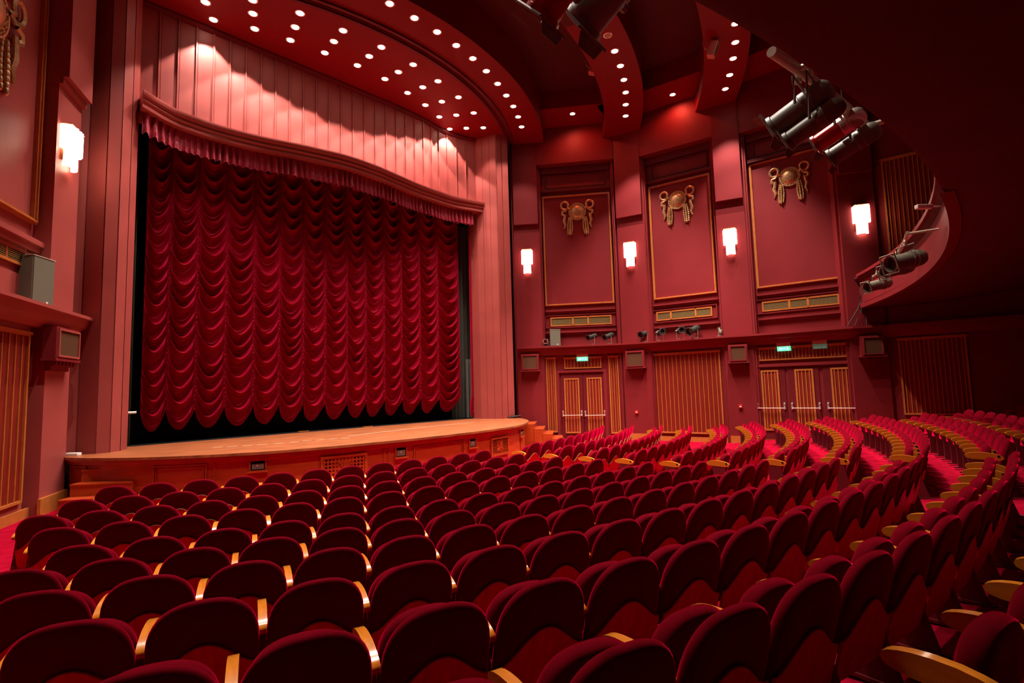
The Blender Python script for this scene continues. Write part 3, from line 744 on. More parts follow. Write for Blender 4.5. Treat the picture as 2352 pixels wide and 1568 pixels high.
def sp(name, g, m, **k):
    g.v = [(v[0] - AX, v[1] - 13, v[2]) for v in g.v]; return obj(name, g, m, stage, **k)
g = G(); g.prism(lip + [(14.4, 14.3), (14.4, 14.62), (.6, 14.62), (.6, 14.3)], ZST - .05, ZST); sp('stage_boards', g, 'stage_floor')
g = G(); g.box(.6, 14.4, 14.62, 15.7, ZST - .05, ZST); sp('rear_black_floor', g, 'black')
sk = inset(lip, .10); sk2 = inset(lip, .14); sk3 = inset(lip, .04)
g = G(); g.grid([[(p[0], p[1], z) for p in L] for L, z in ((sk3, ZST - .05), (sk3, ZST - .09), (sk, ZST - .10), (sk, ZST - .15), (sk2, ZST - .17), (sk2, .0))])
sp('apron_front', g, 'orange_wood', smooth=True, angle=25)
# features on the apron front, placed by plan position
def lip_at(px, py, o=.14):
    """the point of the apron front seen at a pixel, with tangent"""
    d = ray(px, py); best = None
    L = inset(lip, o)
    for a, b in zip(L, L[1:]):
        a = Vector(a); b = Vector(b); dx, dy = d.x, d.y
        # solve k*(dx,dy) = a + t (b-a)
        e = b - a; det = -dx * e.y + dy * e.x
        if abs(det) < 1e-9: continue
        k = (-a.x * e.y + a.y * e.x) / det; t = (dx * a.y - dy * a.x) / det
        if -.001 <= t <= 1.001 and k > 0 and (best is None or k < best[0]): best = (k, a + e * t, e.normalized(), d.z * k + EYE)
    return best
def apron_rect(px0, px1, py0, py1):
    a = lip_at(px0, (py0 + py1) / 2); b = lip_at(px1, (py0 + py1) / 2)
    c = lip_at((px0 + px1) / 2, py0); e = lip_at((px0 + px1) / 2, py1)
    A, B = Vector(a[1]), Vector(b[1]); wl = Wall(A, B, 0)
    if wl.n.y > 0: wl = Wall(A, B, 0, -1)
    return wl, max(e[3], .03), min(c[3], ZST - .18)
for (x0, x1, y0, y1) in ((352, 476, 1062, 1130), (949, 1066, 1018, 1070), (165, 200, 1070, 1140)):
    wl, z0, z1 = apron_rect(x0, x1, y0, y1); g = G(); wl.frame(g, 0, wl.L, .12, z1, .03, .0, .035); wl.frame(g, .05, wl.L - .05, .17, z1 - .05, .015, .0, .03); sp('front_panel_moulding', g, 'orange_wood')
for i, (x0, x1, y0, y1) in enumerate(((576, 609, 1054, 1078), (909, 931, 1027, 1047), (1077, 1091, 1007, 1025), (1193, 1200, 985, 1000))):
    wl, z0, z1 = apron_rect(x0, x1, y0, y1)
    g = G(); wl.frame(g, -.03, wl.L + .03, z0 - .04, z1 + .03, .03, 0, .04); wl.box(g, -.05, wl.L + .05, z0 - .05, z0 - .02, 0, .07); fr_ = sp('floodlight_niche_frame', g, 'orange_wood')
    g = G(); wl.box(g, 0, wl.L, z0, z1, 0, .012); sp('floodlight_niche', g, 'black')
    g = G(); wl.box(g, .02, wl.L - .02, z0 + .01, z0 + (z1 - z0) * .68, .012, .03); sp('floodlight_glass', g, 'blackm')
    g = G(); wl.box(g, wl.L * .42, wl.L * .5, z0 + (z1 - z0) * .4, z0 + (z1 - z0) * .52, .03, .04); sp('catch', g, 'white')
def star_grille(px, rows_mode):
    wl, z0, z1 = apron_rect(*px); z0 = max(z0, .12)
    g = G(); wl.frame(g, 0, wl.L, z0 - .04, z1 + .02, .05, 0, .05); sp('grille_frame', g, 'orange_wood')
    g = G(); wl.box(g, .04, wl.L - .04, z0, z1 - .02, .0, .01); sp('grille_recess', g, 'dark_in')
    g = G(); L = wl.L; H = z1 - z0
    if rows_mode:
        z = z0 + .02
        while z < z1 - .05:
            wl.box(g, .05, L - .05, z, z + .018, .01, .03); z += .042
        wl.box(g, L * .34, L * .66, z0 + H * .2, z0 + H * .8, .012, .034)
    else:
        z = z0
        while z < z1 - .03:
            wl.box(g, .05, L - .05, z, z + .034, .01, .03); z += .075
        s = .06
        while s < L - .06:
            wl.box(g, s, s + .034, z0, z1 - .03, .01, .031); s += .075
        wl.box(g, L * .36, L * .64, z0 + H * .18, z0 + H * .82, .012, .033)
    for k in range(4):
        a = PI * k / 4; r = H * .36 if k != 0 else L * .13; cx_, cz = L / 2, z0 + H / 2; dx, dz = math.cos(a) * min(L * .15, H * .5), math.sin(a) * H * .33; w2 = .012
        g.hexa([wl.pt(cx_ - dx - w2, cz - dz, .033), wl.pt(cx_ - dx + w2, cz - dz, .033), wl.pt(cx_ - dx + w2, cz - dz, .05), wl.pt(cx_ - dx - w2, cz - dz, .05), wl.pt(cx_ + dx - w2, cz + dz + .012, .033), wl.pt(cx_ + dx + w2, cz + dz + .012, .033), wl.pt(cx_ + dx + w2, cz + dz + .012, .05), wl.pt(cx_ + dx - w2, cz + dz + .012, .05)])
    sp('grille_fretwork', g, 'orange_wood')
star_grille((735, 842, 1046, 1115), False); star_grille((1126, 1166, 1005, 1042), True)
for p in (495, 882, 893, 1196):
    b = lip_at(p, 1040); g = G(); c = b[1]; e = b[2]; wl = Wall(c - e * .02, c + e * .02, 0, 1)
    if wl.n.y > 0: wl = Wall(c - e * .02, c + e * .02, 0, -1)
    wl.box(g, 0, .03, 0, ZST - .18, 0, .02); sp('panel_joint', g, 'orange_wood')
# tape marks and worn patches on the boards
g = G()
for px, py in [(500, 1027), (534, 1025), (568, 1023), (603, 1021), (640, 1018), (676, 1015), (705, 1012), (735, 1010), (765, 1008), (793, 1006)]:
    p = at_z(px, py, ZST); g.box(p.x - .10, p.x + .10, p.y - .015, p.y + .015, ZST, ZST + .003)
o = sp('tape_marks', g, 'pipe')
g = G(); pts = [at_z(x, y, ZST + .002) for x, y in [(800, 1001), (850, 995), (900, 989), (950, 983), (1000, 978), (1050, 973), (1090, 970)]]
g.grid([[Vector((p.x, p.y - .02, ZST + .002)) for p in pts], [Vector((p.x, p.y + .02, ZST + .002)) for p in pts]]); sp('worn_line', g, 'pipe')
for px, py in ((697, 991), (845, 980)):
    p = at_z(px, py, ZST); g = G(); g.box(p.x - .15, p.x + .15, p.y - .04, p.y + .04, ZST, ZST + .02)
    tag(obj('floor_plate', g, 'gilt'), 'small pale plate on the stage at the foot of the backdrop, %s' % ('left one' if px < 700 else 'right one'), 'plate', 'pale plates on the stage floor')
# left steps
t = empty('stage_steps', (0, 0, 0), 0, 'orange wooden steps up to the left end of the stage', 'steps', 'steps beside the stage')
A = at_z(345, 1067, ZST - .19); B = at_z(205, 1078, ZST - .19)
def steps(t, A, B, dirv, n, tread, rise, z0, m='orange_wood'):
    A = Vector((A.x, A.y)); B = Vector((B.x, B.y)); dv = Vector(dirv).normalized()
    for k in range(n):
        z = z0 - rise * k; g = G(); a = A + dv * tread * k; b = B + dv * tread * k
        if k == 0: bk = -dv * .45
        else: bk = -dv * .02
        g.prism([tuple(a + bk), tuple(b + bk), tuple(b + dv * tread), tuple(a + dv * tread)], 0 if k < n else 0, z - .025); obj('riser_block', g, m, t)
        g = G(); g.prism([tuple(a + bk), tuple(b + bk), tuple(b + dv * (tread + .02)), tuple(a + dv * (tread + .02))], z - .025, z); obj('tread', g, 'salmon' if 0 else m, t)
A2 = at_z(345, 1067, ZST - .22); B2 = at_z(212, 1073, ZST - .22)
dd = (A2 - B2); dn = Vector((dd.y, -dd.x)).normalized()
if dn.y > 0: dn = -dn
steps(t, A2, B2, dn, 3, .30, .22, ZST - .22)
# right steps
t = empty('stage_steps', (0, 0, 0), 0, 'orange wooden steps at the right end of the stage, below the corner pilaster', 'steps', 'steps beside the stage')
q0 = at_z(1224, 976, ZST - .17)
e0 = at_z(1206, 974, ZST - .17); dirv = Vector((.62, -.78)).normalized(); side = Vector((-dirv.y, dirv.x))
steps(t, Vector((e0.x, e0.y)) + side * 0, Vector((e0.x, e0.y)) + side * 1.4, dirv, 4, .30, .17, ZST - .17)
# cables at the right corner of the stage
g = G(); c = at_z(1184, 957, ZST + .03); c.x -= .12; c.y -= .1
for k in range(7):
    r0 = .08 + .02 * k; g.tube([(c.x + r0 * math.cos(a) * (1 + .1 * k % 2), c.y + .7 * r0 * math.sin(a), ZST + .02 + .02 * (k % 4) + .01 * math.sin(3 * a + k)) for a in np.linspace(0, 5.8, 22)], .014, 6)
g.tube([(c.x, c.y + .06, ZST + .05), (c.x + .02, c.y + .09, ZST + .6), (c.x, c.y + .1, ZST + .8)], .014, 6)
tag(obj('coiled_cable', g, 'cable', smooth=True), 'heap of dark coiled cable on the right corner of the stage', 'cable')
p = at_z(168, 1043, ZST + .03); g = G(); g.box(-.14, .14, -.05, .05, 0, .06); o = obj('paper_roll', g, 'white', bevel=.01); o.location = (p.x, p.y, ZST); o.rotation_euler = (0, 0, -.9)
tag(o, 'small white box lying on the left end of the stage', 'box')

# ================================================================== ceiling
def ring_seg(g, R0, R1, z0, z1, t0, t1, n=60):
    rows = []
    for k in range(n + 1):
        th = t0 + (t1 - t0) * k / n
        rows.append([pol(R0, th, z0), pol(R1, th, z0), pol(R1, th, z1), pol(R0, th, z1)])
    g.grid(rows, True)
    o = len(g.v) - 4 * (n + 1); g.f.append((o, o + 1, o + 2, o + 3)); g.f.append(tuple(o + 4 * n + i for i in range(4)))
# upper slab
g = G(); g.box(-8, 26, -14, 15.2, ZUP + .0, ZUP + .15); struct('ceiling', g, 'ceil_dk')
# disc over the apron
g = G(); n = 60
t0, t1 = -.72, .72
rows = [[pol(9.7, t0 + (t1 - t0) * k / n, ZCE) for k in range(n + 1)], [Vector((CX + (k / n - .5) * 15.2, 14.35 + .5, ZCE)) for k in range(n + 1)]]
rows2 = [[v + Vector((0, 0, 1.2)) for v in r] for r in rows]
g.grid(rows); g.grid([rows[0], rows2[0]])
struct('ceiling_disc', g, 'ceil')
g = G()
for R0, R1, zo in ((9.60, 9.67, -.06), (9.67, 9.83, .03), (9.83, 9.91, -.06)): ring_seg(g, R0, R1, ZCE + zo, ZCE + .3, t0, t1)
struct('trim_17', g, 'wine_dk', smooth=True, angle=30)
for R0, R1, a0, a1, nm in ((9.90, 11.05, -.72, .72, 'ceiling_ring'), (13.3, 14.6, -.80, .78, 'ceiling_ring'), (16.4, 17.6, -.80, .70, 'ceiling_ring'), (19.6, 20.9, -.7, .62, 'ceiling_ring')):
    g = G(); ring_seg(g, R0, R1, ZCE, ZUP + .02, a0, a1); struct(nm, g, 'ceil')
# side soffits
g = G()
for wl in SEG + FAR[:1]:
    wl.box(g, -.1, wl.L + .1, 11.9, ZUP + .05, -.3, 1.5)
struct('ceiling_side_soffit', g, 'ceil')
g = G(); LN.box(g, -12, LN.L + 1, 11.9, ZUP + .05, -.3, 1.2); struct('ceiling_side_soffit', g, 'ceil')

# ---- downlights
me_ring = G(); me_ring.lathe([(.115, -.012), (.125, -.006), (.125, .0), (.088, .0), (.088, -.008), (.10, -.012), (.115, -.012)], 24)
me_ring = me_ring.mesh('trim_ring', True); fixn(me_ring); me_ring.materials.append(M['chrome'])
gl = G(); gl.lathe([(0, -.004), (.05, -.004), (.09, -.001)], 20); me_lens = gl.mesh('lens', True); fixn(me_lens); me_lens.materials.append(M['glow'])
def downlight(p, label, group, lit=True, scale=1.0):
    t = empty('downlight', p, 0, label, 'ceiling light', group)
    a = D.objects.new('trim_ring', me_ring); COL.objects.link(a); a.parent = t
    a = D.objects.new('lens', me_lens); COL.objects.link(a); a.parent = t
    t.scale = (scale,) * 3
    return t
DISC = [[(472, 5), (490, 45)], [(580, 0), (581, 31), (585, 66)], [(689, 30), (678, 62), (667, 92)], [(788, 70), (767, 95), (746, 121)], [(876, 108), (848, 129), (821, 150)], [(949, 148), (915, 165), (884, 181)], [(1006, 186), (971, 200), (936, 213)], [(1053, 223), (1015, 233), (977, 241)], [(1088, 259), (1048, 264), (1009, 268)], [(1110, 293), (1071, 294), (1033, 296)]]
k = 0
for gi, grp in enumerate(DISC):
    for li, (x, y) in enumerate(grp):
        p = at_z(x, y, ZCE); pos = ['nearest the seats', 'in the middle', 'nearest the wall'][li + (3 - len(grp) if gi == 0 else 0)]
        downlight(p - Vector((0, 0, .001)), 'lit ceiling downlight, %s group of three from the left, %s' % (ORD[gi], pos), 'downlights over the stage apron')
        wall_side = li == len(grp) - 1
        if wall_side:
            spot('wash_lamp', p - Vector((0, 0, .03)), p + Vector((0, .0, -1)), P_WASH, 82, .14)
        elif li == 0:
            spot('apron_lamp', p - Vector((0, 0, .03)), p + Vector((0, .0, -1)), P_DISC * 1.4, 70, .5)
RING = [(895, 8), (952, 41), (1004, 73), (1048, 104), (1086, 134), (1117, 163), (1143, 192), (1163, 219), (1179, 244), (1190, 268), (1198, 291)]
for i, (x, y) in enumerate(RING):
    p = at_z(x, y, ZCE); downlight(p - Vector((0, 0, .001)), 'lit ceiling downlight in the curved row beside the stage disc, %s from the top' % ORD[i], 'curved row of downlights')
    spot('ring_lamp', p - Vector((0, 0, .03)), p + Vector((0, .1, -1)), P_RING, 80, .5)
for th in (-.19, -.26, -.33, -.40, -.47):
    p = pol(10.45, th, ZCE); spot('ring_lamp', p - Vector((0, 0, .03)), p + Vector((0, .1, -1)), P_RING, 80, .5)
    downlight(p - Vector((0, 0, .001)), 'lit ceiling downlight beyond the top edge of the view', 'downlights above the view')
RA = [(1412, 117), (1425, 151), (1433, 183), (1437, 212), (1437, 240), (1437, 266)]
for i, (x, y) in enumerate(RA):
    p = at_z(x, y, ZCE); downlight(p - Vector((0, 0, .001)), 'lit downlight on the middle ceiling rib, %s from the top' % ORD[i], 'downlights on the middle rib')
    spot('rib_lamp', p - Vector((0, 0, .03)), p + Vector((0, .0, -1)), P_RIB, 76, .5)
p = at_z(1396, 81, ZCE); t = empty('dead_downlight', p, 0, 'unlit ceiling downlight above the lit row of the middle rib', 'ceiling light')
a = D.objects.new('trim_ring', me_ring); COL.objects.link(a); a.parent = t
g = G(); g.lathe([(0, -.004), (.05, -.004), (.09, -.001)], 20); obj('lens', g, 'brass_grille', t)
RB = [(1689, 54), (1689, 97), (1684, 134), (1676, 172), (1666, 204)]
for i, (x, y) in enumerate(RB):
    p = at_z(x, y, ZCE); downlight(p - Vector((0, 0, .001)), 'lit downlight on the rib nearest the balcony, %s from the top' % ORD[i], 'downlights on the rib nearest the balcony')
    spot('rib_lamp', p - Vector((0, 0, .03)), p + Vector((0, .0, -1)), P_RIB, 76, .5)
for R_, ths in ((14.0, (-.45, -.3, -.15, 0, .12)), (17.05, (-.35, -.2, -.05, .1, .22))):
    for th in ths:
        p = pol(R_, th, ZCE); spot('rib_lamp', p - Vector((0, 0, .03)), p + Vector((0, 0, -1)), P_RIB, 76, .5)
        downlight(p - Vector((0, 0, .001)), 'lit ceiling downlight beyond the top edge of the view', 'downlights above the view')
for i, (x, y) in enumerate(((1315, 261), (1545, 217))):
    p = at_z(x, y, 11.9)
    downlight(p - Vector((0, 0, .001)), 'single lit downlight in the side soffit, %s the middle rib' % ('left of' if i == 0 else 'right of'), 'single downlights in the side soffit')
    spot('soffit_lamp', p - Vector((0, 0, .03)), p + Vector((.25, .0, -1)), P_SIDE, 150, .8, col=(1, .16, .08))
# small speakers hanging from the ribs
for (x, y, R_, lb, rz) in ((1362, 156, 13.3, 'small pale box speaker hanging beside the middle rib', .6), (1637, 114, 16.4, 'small pale box speaker hanging beside the rib nearest the balcony', .3)):
    p = at_r(x, y, R_ - .2); t = empty('ceiling_speaker', p, rz, lb, 'speaker', 'small speakers under the ceiling')
    g = G(); g.box(-.12, .12, -.1, .1, -.2, .2); o = obj('cabinet', g, 'salmon', t, bevel=.02); o.rotation_euler = (.35, 0, 0)
    g = G(); g.box(-.09, .09, -.105, -.1, -.16, .16); o = obj('front_cloth', g, 'grey_grille', t); o.rotation_euler = (.35, 0, 0)
    g = G(); g.tube([(0, .1, 0), (0, .2, .1), (0, .25, .3)], .015, 6); obj('bracket', g, 'pipe', t)

# ================================================================== balcony
BZ = 4.02
g = G(); prof_b = [(20.45, BZ), (20.36, BZ + .03), (20.34, BZ + .10), (20.40, BZ + .14), (20.42, BZ + .75), (20.36, BZ + .80), (20.30, BZ + .86), (20.30, BZ + .92), (20.62, BZ + .92), (20.62, BZ + .3), (29, BZ + .9), (29, BZ + .55), (22, BZ + .0)]
nth = 110; ta, tb = -.62, .545
rows = [[pol(R, ta + (tb - ta) * k / nth, z) for k in range(nth + 1)] for R, z in prof_b]; rows.append(rows[0]); g.grid(rows)
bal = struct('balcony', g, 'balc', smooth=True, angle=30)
tag(bal, 'dark balcony overhanging the rear seats with a curved panelled front', 'balcony', kind='structure')
# panels on the far part of the balcony front
g = G(); g2 = G()
for k in range(24):
    a0 = .50 - k * .045 + .004; a1 = a0 - .037
    def q(R, th, z): return pol(R, th, z)
    for (u0, u1, z0, z1) in ((a1, a0, BZ + .18, BZ + .205), (a1, a0, BZ + .66, BZ + .685)):
        g.hexa([q(20.42, u0, z0), q(20.42, u1, z0), q(20.385, u1, z0), q(20.385, u0, z0), q(20.42, u0, z1), q(20.42, u1, z1), q(20.385, u1, z1), q(20.385, u0, z1)])
    for u in (a0, a1 + .0012):
        g.hexa([q(20.42, u - .0012, BZ + .18), q(20.42, u, BZ + .18), q(20.385, u, BZ + .18), q(20.385, u - .0012, BZ + .18), q(20.42, u - .0012, BZ + .685), q(20.42, u, BZ + .685), q(20.385, u, BZ + .685), q(20.385, u - .0012, BZ + .685)])
o = obj('panel_moulding', g, 'wine', bal)
ring_seg(g2, 20.25, 20.33, BZ + .88, BZ + .96, ta, .53, 80); obj('top_rail', g2, 'wine', bal)
g3 = G(); ring_seg(g3, 20.375, 20.42, BZ + .14, BZ + .76, .0, .53, 60); obj('front_skin', g3, 'wine', bal)
g4 = G(); ring_seg(g4, 20.33, 20.46, BZ - .012, BZ + .11, .0, .535, 60); obj('bottom_rail', g4, 'wine', bal)

# ================================================================== stage lanterns
def lantern(pos, aim, L, r, label, group, body='blackm', front='blackm', yoke=True, stand=False, barn=True, hang=.32):
    t = empty('stage_lantern', pos, 0, label, 'stage light', group); a = Vector(aim).normalized()
    g = G(); g.lathe([(r * .2, -L * .52), (r * .55, -L * .51), (r * .85, -L * .46), (r * 1.02, -L * .38), (r * 1.05, -L * .22), (r * 1.12, -L * .21), (r * 1.12, -L * .18), (r * 1.03, -L * .17), (r * 1.03, -L * .06), (r * .98, -L * .05)], 24, (0, 0, 0), a); obj('rear_housing', g, body, t, smooth=True)
    g = G(); g.lathe([(r * .95, -L * .06), (r * .95, L * .40), (r * 1.05, L * .41), (r * 1.08, L * .47), (r * .92, L * .48), (r * .9, L * .36), (0, L * .34)], 24, (0, 0, 0), a); obj('barrel', g, body if body != 'chrome' else 'red_reflection', t, smooth=True)
    s_ = a.cross(Vector((0, 0, 1))).normalized(); u = s_.cross(a)
    g = G(); g.lathe([(r * .86, L * .365), (0, L * .37)], 20, (0, 0, 0), a); obj('lens', g, 'black_glass', t, smooth=True)
    g = G(); c = a * L * .49
    P4 = [c + s_ * r * 1.15 + u * r * 1.15, c - s_ * r * 1.15 + u * r * 1.15, c - s_ * r * 1.15 - u * r * 1.15, c + s_ * r * 1.15 - u * r * 1.15]
    for i in range(4):
        g.tube([P4[i], P4[(i + 1) % 4]], r * .09, 4)
    obj('gel_frame', g, front, t)
    if barn:
        for sgn, ax, ay in ((1, u, s_), (-1, u, s_)):
            g = G(); b0 = c + ax * sgn * r * 1.15; tip = b0 + a * r * .6 + ax * sgn * r * .25
            g.add([b0 + ay * r, b0 - ay * r, tip - ay * r * .7, tip + ay * r * .7, b0 + ay * r + a * .004, b0 - ay * r + a * .004, tip - ay * r * .7 + ax * .006, tip + ay * r * .7 + ax * .006], [(0, 1, 2, 3), (7, 6, 5, 4), (0, 4, 5, 1), (1, 5, 6, 2), (2, 6, 7, 3), (3, 7, 4, 0)])
            obj('barn_door', g, front, t)
    dz = Vector((0, 0, -1 if stand else 1))
    g = G(); k = hang; w_ = r * 1.35
    g.tube([s_ * w_, s_ * w_ + dz * k, -s_ * w_ + dz * k, -s_ * w_], .012, 4); obj('yoke', g, 'blackm', t)
    g = G(); g.tube([s_ * (w_ + .03), s_ * (w_ - .02)], .03, 8); obj('tilt_knob', g, 'blackm', t)
    g = G()
    if stand: g.box(-.10, .10, -.06, .06, -k - .02, -k + .01)
    else: g.tube([dz * k, dz * (k + .05)], .03, 8); g.tube([dz * (k + .05) - Vector((.05, 0, 0)), dz * (k + .10) + Vector((.0, 0, 0)), dz * (k + .05) + Vector((.05, 0, 0))], .012, 6)
    obj('base' if stand else 'hook_clamp', g, 'pipe' if not stand else 'blackm', t)
    return t
PZ = EYE + 2.44
# near rig
def arc_pipe(name, p0, p1, z, R, r, label, legs=()):
    th0 = math.atan2(p0.x - CX, CY - p0.y); th1 = math.atan2(p1.x - CX, CY - p1.y)
    t = empty(name, pol(R, th0, z), 0, label, 'lighting rail', 'lighting rails on the balcony front')
    o = t.location.copy()
    g = G(); g.tube([pol(R, th0 + (th1 - th0) * k / 16, z) - o for k in range(17)], r, 12); obj('rail', g, 'pipe', t, smooth=True)
    for u in legs:
        th = th0 + (th1 - th0) * u; g = G(); g.tube([pol(R, th, z) - o, pol(R + .42, th, z) - o], r * .75, 8); obj('support', g, 'pipe', t, smooth=True)
    return t
pa, pb = at_r(1772, 122, 20.0), at_r(1996, 292, 20.0)
arc_pipe('lighting_rail', pa, pb, PZ, 20.0, .038, 'thick cream lighting rail hung from the balcony front, upper right', (.2, .97))
def on_rail(px, py, R=20.0, dz=.30):
    p = at_r(px, py, R); return p
aim1 = Vector((-.02, 1, -.42))
for (px, py, L_, r_, body, lb, R_) in ((1838, 252, .56, .105, 'blackm', 'large black spotlight on the near rail, left of four', 19.95), (1868, 283, .52, .075, 'blackm', 'slim black spotlight on the near rail, second of four', 20.05), (1925, 298, .50, .085, 'chrome', 'chrome spotlight with red reflections on the near rail, third of four', 19.95), (1960, 330, .50, .085, 'blackm', 'black spotlight at the right end of the near rail', 20.0)):
    p = at_r(px, py, R_); lantern(p, aim1, L_ * .88, r_, lb, 'spotlights on the near lighting rail', body=body, hang=max(.1, PZ - p.z - .05))
# lanterns at the top of the view, further along the same front
pa2, pb2 = at_r(1130, -190, 19.9), at_r(1520, -75, 19.9)
arc_pipe('lighting_rail', pa2, pb2, max(pa2.z, pb2.z) * .5 + min(pa2.z, pb2.z) * .5, 19.9, .038, 'lighting rail beyond the top edge of the view', (.5,))
for (px, py, L_, r_, body, lb, am) in ((1292, -42, .44, .105, 'chrome', 'chrome spotlight with red reflections at the top centre', Vector((-.1, .8, -.75))), (1398, -22, .48, .13, 'blackm', 'big black spotlight at the top centre, right of the chrome one', Vector((-.1, 1, -.62)))):
    p = at_r(px, py, 19.9); lantern(p, am, L_, r_, lb, 'spotlights at the top of the view', body=body, hang=.2)
# far rig on the balcony front
fp0, fp1 = at_r(2005, 630, 19.9, True), at_r(2085, 543, 19.9, True)
t = arc_pipe('lighting_rail', fp0, fp1, (fp0.z + fp1.z) / 2, 19.9, .03, 'far lighting rail on the curved balcony front', (.4, .98))
for (px, py, L_, r_, lb) in ((2082, 598, .52, .115, 'large black spotlight on the far rail, right of three'), (2062, 618, .5, .10, 'black spotlight on the far rail, middle of three'), (2017, 654, .50, .10, 'black spotlight at the left end of the far rail')):
    p = at_r(px, py, 19.85, True); lantern(p, Vector((-.75, .65, -.22)), L_ * 1.25, r_ * 1.2, lb, 'spotlights on the far lighting rail', barn=False, hang=.25)
# loose plug hanging beside the near rail, and a small white bracket lamp by the balcony front
p = at_r(1937, 250, 19.75); t = empty('hanging_plug', p, 0, 'tan cable plug dangling in front of the near rail spotlights', 'plug')
g = G(); g.tube([(0, 0, .02), (0, 0, .14), (-.01, 0, .30)], [.016, .010, .005], 8); obj('cable', g, 'cable', t, smooth=True)
g = G(); g.lathe([(0, .04), (.020, .04), (.024, .02), (.022, .0), (.024, -.02), (.018, -.05), (.008, -.07), (0, -.07)], 12); obj('connector', g, 'salmon', t, smooth=True)
g = G(); g.tube([(0, 0, -.06), (.004, 0, -.10), (.012, 0, -.13)], [.006, .006, .002], 6); obj('prong', g, 'chrome', t)
d = ray(2122, 475); k = 10.6 / math.hypot(d.x, d.y); p = Vector((d.x * k, d.y * k, d.z * k + EYE))
g = G(); g.box(-.13, .13, -.04, .04, -.035, .035); g.box(.11, .30, -.015, .015, -.01, .015); o = obj('bracket_lamp', g, 'white', bevel=.012); o.location = p; o.rotation_euler = (0, 0, -.75)
tag(o, 'small white lamp box sticking out in front of the tall slatted panel by the balcony', 'lamp')
# shelf lanterns
def shelf(wl, px, py, o=.05): s, z = wl.hit(px, py, o); return wl.pt(s, ZSH, o)
for (wl, px, sz, aimx, lb) in ((BAY[0], 1360, .34, (-1, .2, -.25), 'left of the two small black spotlights on the shelf above the double doors'), (BAY[0], 1398, .36, (-1, .2, -.3), 'right of the two small black spotlights on the shelf above the double doors'),
                               (PIL[1], 1480, .38, (-1, .1, -.2), 'long black spotlight on the shelf over the second pilaster'), (BAY[1], 1516, .34, (-.6, -.8, .1), 'squat dark spotlight on the shelf, turned toward the seats'),
                               (BAY[1], 1562, .34, (-.7, -.7, .05), 'round dark spotlight on the shelf showing its open front'), (BAY[1], 1594, .44, (-1, .15, -.3), 'largest black spotlight on the shelf of the right wall')):
    p = shelf(wl, px, 770, .02) + Vector((0, 0, .30)); lantern(p, Vector(aimx), sz * 1.3, sz * .26, lb, 'black spotlights on the right wall shelf', body='shelfm', front='shelfm', stand=True, barn=False, hang=.28)
p = shelf(BAY[1], 1654, 770, .03) + Vector((0, 0, .2)); lantern(p, Vector((.2, .4, 1)), .22, .04, 'small silver lamp on the shelf at the right end of the middle bay', None, stand=True, barn=False, hang=.18)
p = shelf(BAY[0], 1254, 790, .03) + Vector((0, 0, .18)); lantern(p, Vector((-.8, -.5, 0)), .2, .07, 'small chrome lamp on the shelf left of the grey speaker', None, body='chrome', stand=True, barn=False, hang=.17)
pp = shelf(BAY[0], 1276, 790, .0); cabinet('shelf_speaker', pp, math.atan2(BAY[0].d.y, BAY[0].d.x) + PI * 0 + .25, .40, .25, .62, 'grey speaker cabinet on the right wall shelf beside the stage')
# cables from the balcony to the shelf
for i, (a, b) in enumerate((((1984, 650), (1945, 738)), ((1985, 660), (1962, 742)), ((1986, 670), (1990, 745)))):
    A = PIL[3].pt(*[PIL[3].hit(*a, .1)[0]], PIL[3].hit(*a, .1)[1], .1) if True else None
    B = PIL[3].pt(PIL[3].hit(*b, .1)[0], ZSH + .02, .12)
    g = G(); g.tube([A, A * .6 + B * .4 + Vector((0, 0, -.25)), B * .8 + A * .2 + Vector((0, 0, -.08)), B], .018, 6)
    tag(obj('hanging_cable', g, 'cable', smooth=True), 'dark cable running from the balcony front down to the shelf', 'cable', 'cables between balcony and shelf')

# ================================================================== chairs
def pillow(g, w_, z0, zs, z1, y0, th_f, th_b, lean, nseg=10, e=2.2):
    """rounded cushion: flat sides up to zs, elliptical top up to z1; lean shifts y with height"""
    out = [(-w_, z0 + .02), (-w_ + .02, z0)] + [(-w_ + .02 + (2 * w_ - .04) * k / 3, z0) for k in (1, 2)] + [(w_ - .02, z0), (w_, z0 + .02)]
    out += [(w_, z0 + (zs - z0) * .5)]
    for k in range(0, 2 * nseg + 1):
        a = PI * k / (2 * nseg); c, s = math.cos(a), math.sin(a)
        out.append((w_ * math.copysign(abs(c) ** (2 / e), c), zs + (z1 - zs) * abs(s) ** (2 / e)))
    out += [(-w_, z0 + (zs - z0) * .5)]
    cz = (z0 + z1) / 2
    def yy(z): return y0 - lean * (z - z0)
    rows = []
    for t_, dpt in ((0.0, th_f), (.55, th_f), (.80, th_f * .93), (.92, th_f * .68), (.98, th_f * .36), (1.0, 0), (.985, -th_b * .45), (.95, -th_b * .8), (.88, -th_b), (.5, -th_b), (0, -th_b)):
        if t_ == 0: rows.append([(0, yy(cz) + dpt, cz)] * len(out)); continue
        ins = (1 - t_)
        row = []
        for (x, z) in out:
            x2 = x * t_; z2 = cz + (z - cz) * t_; row.append((x2, yy(z2) + dpt, z2))
        rows.append(row)
    g.grid(rows, True)
SP = .55
TOP = .765
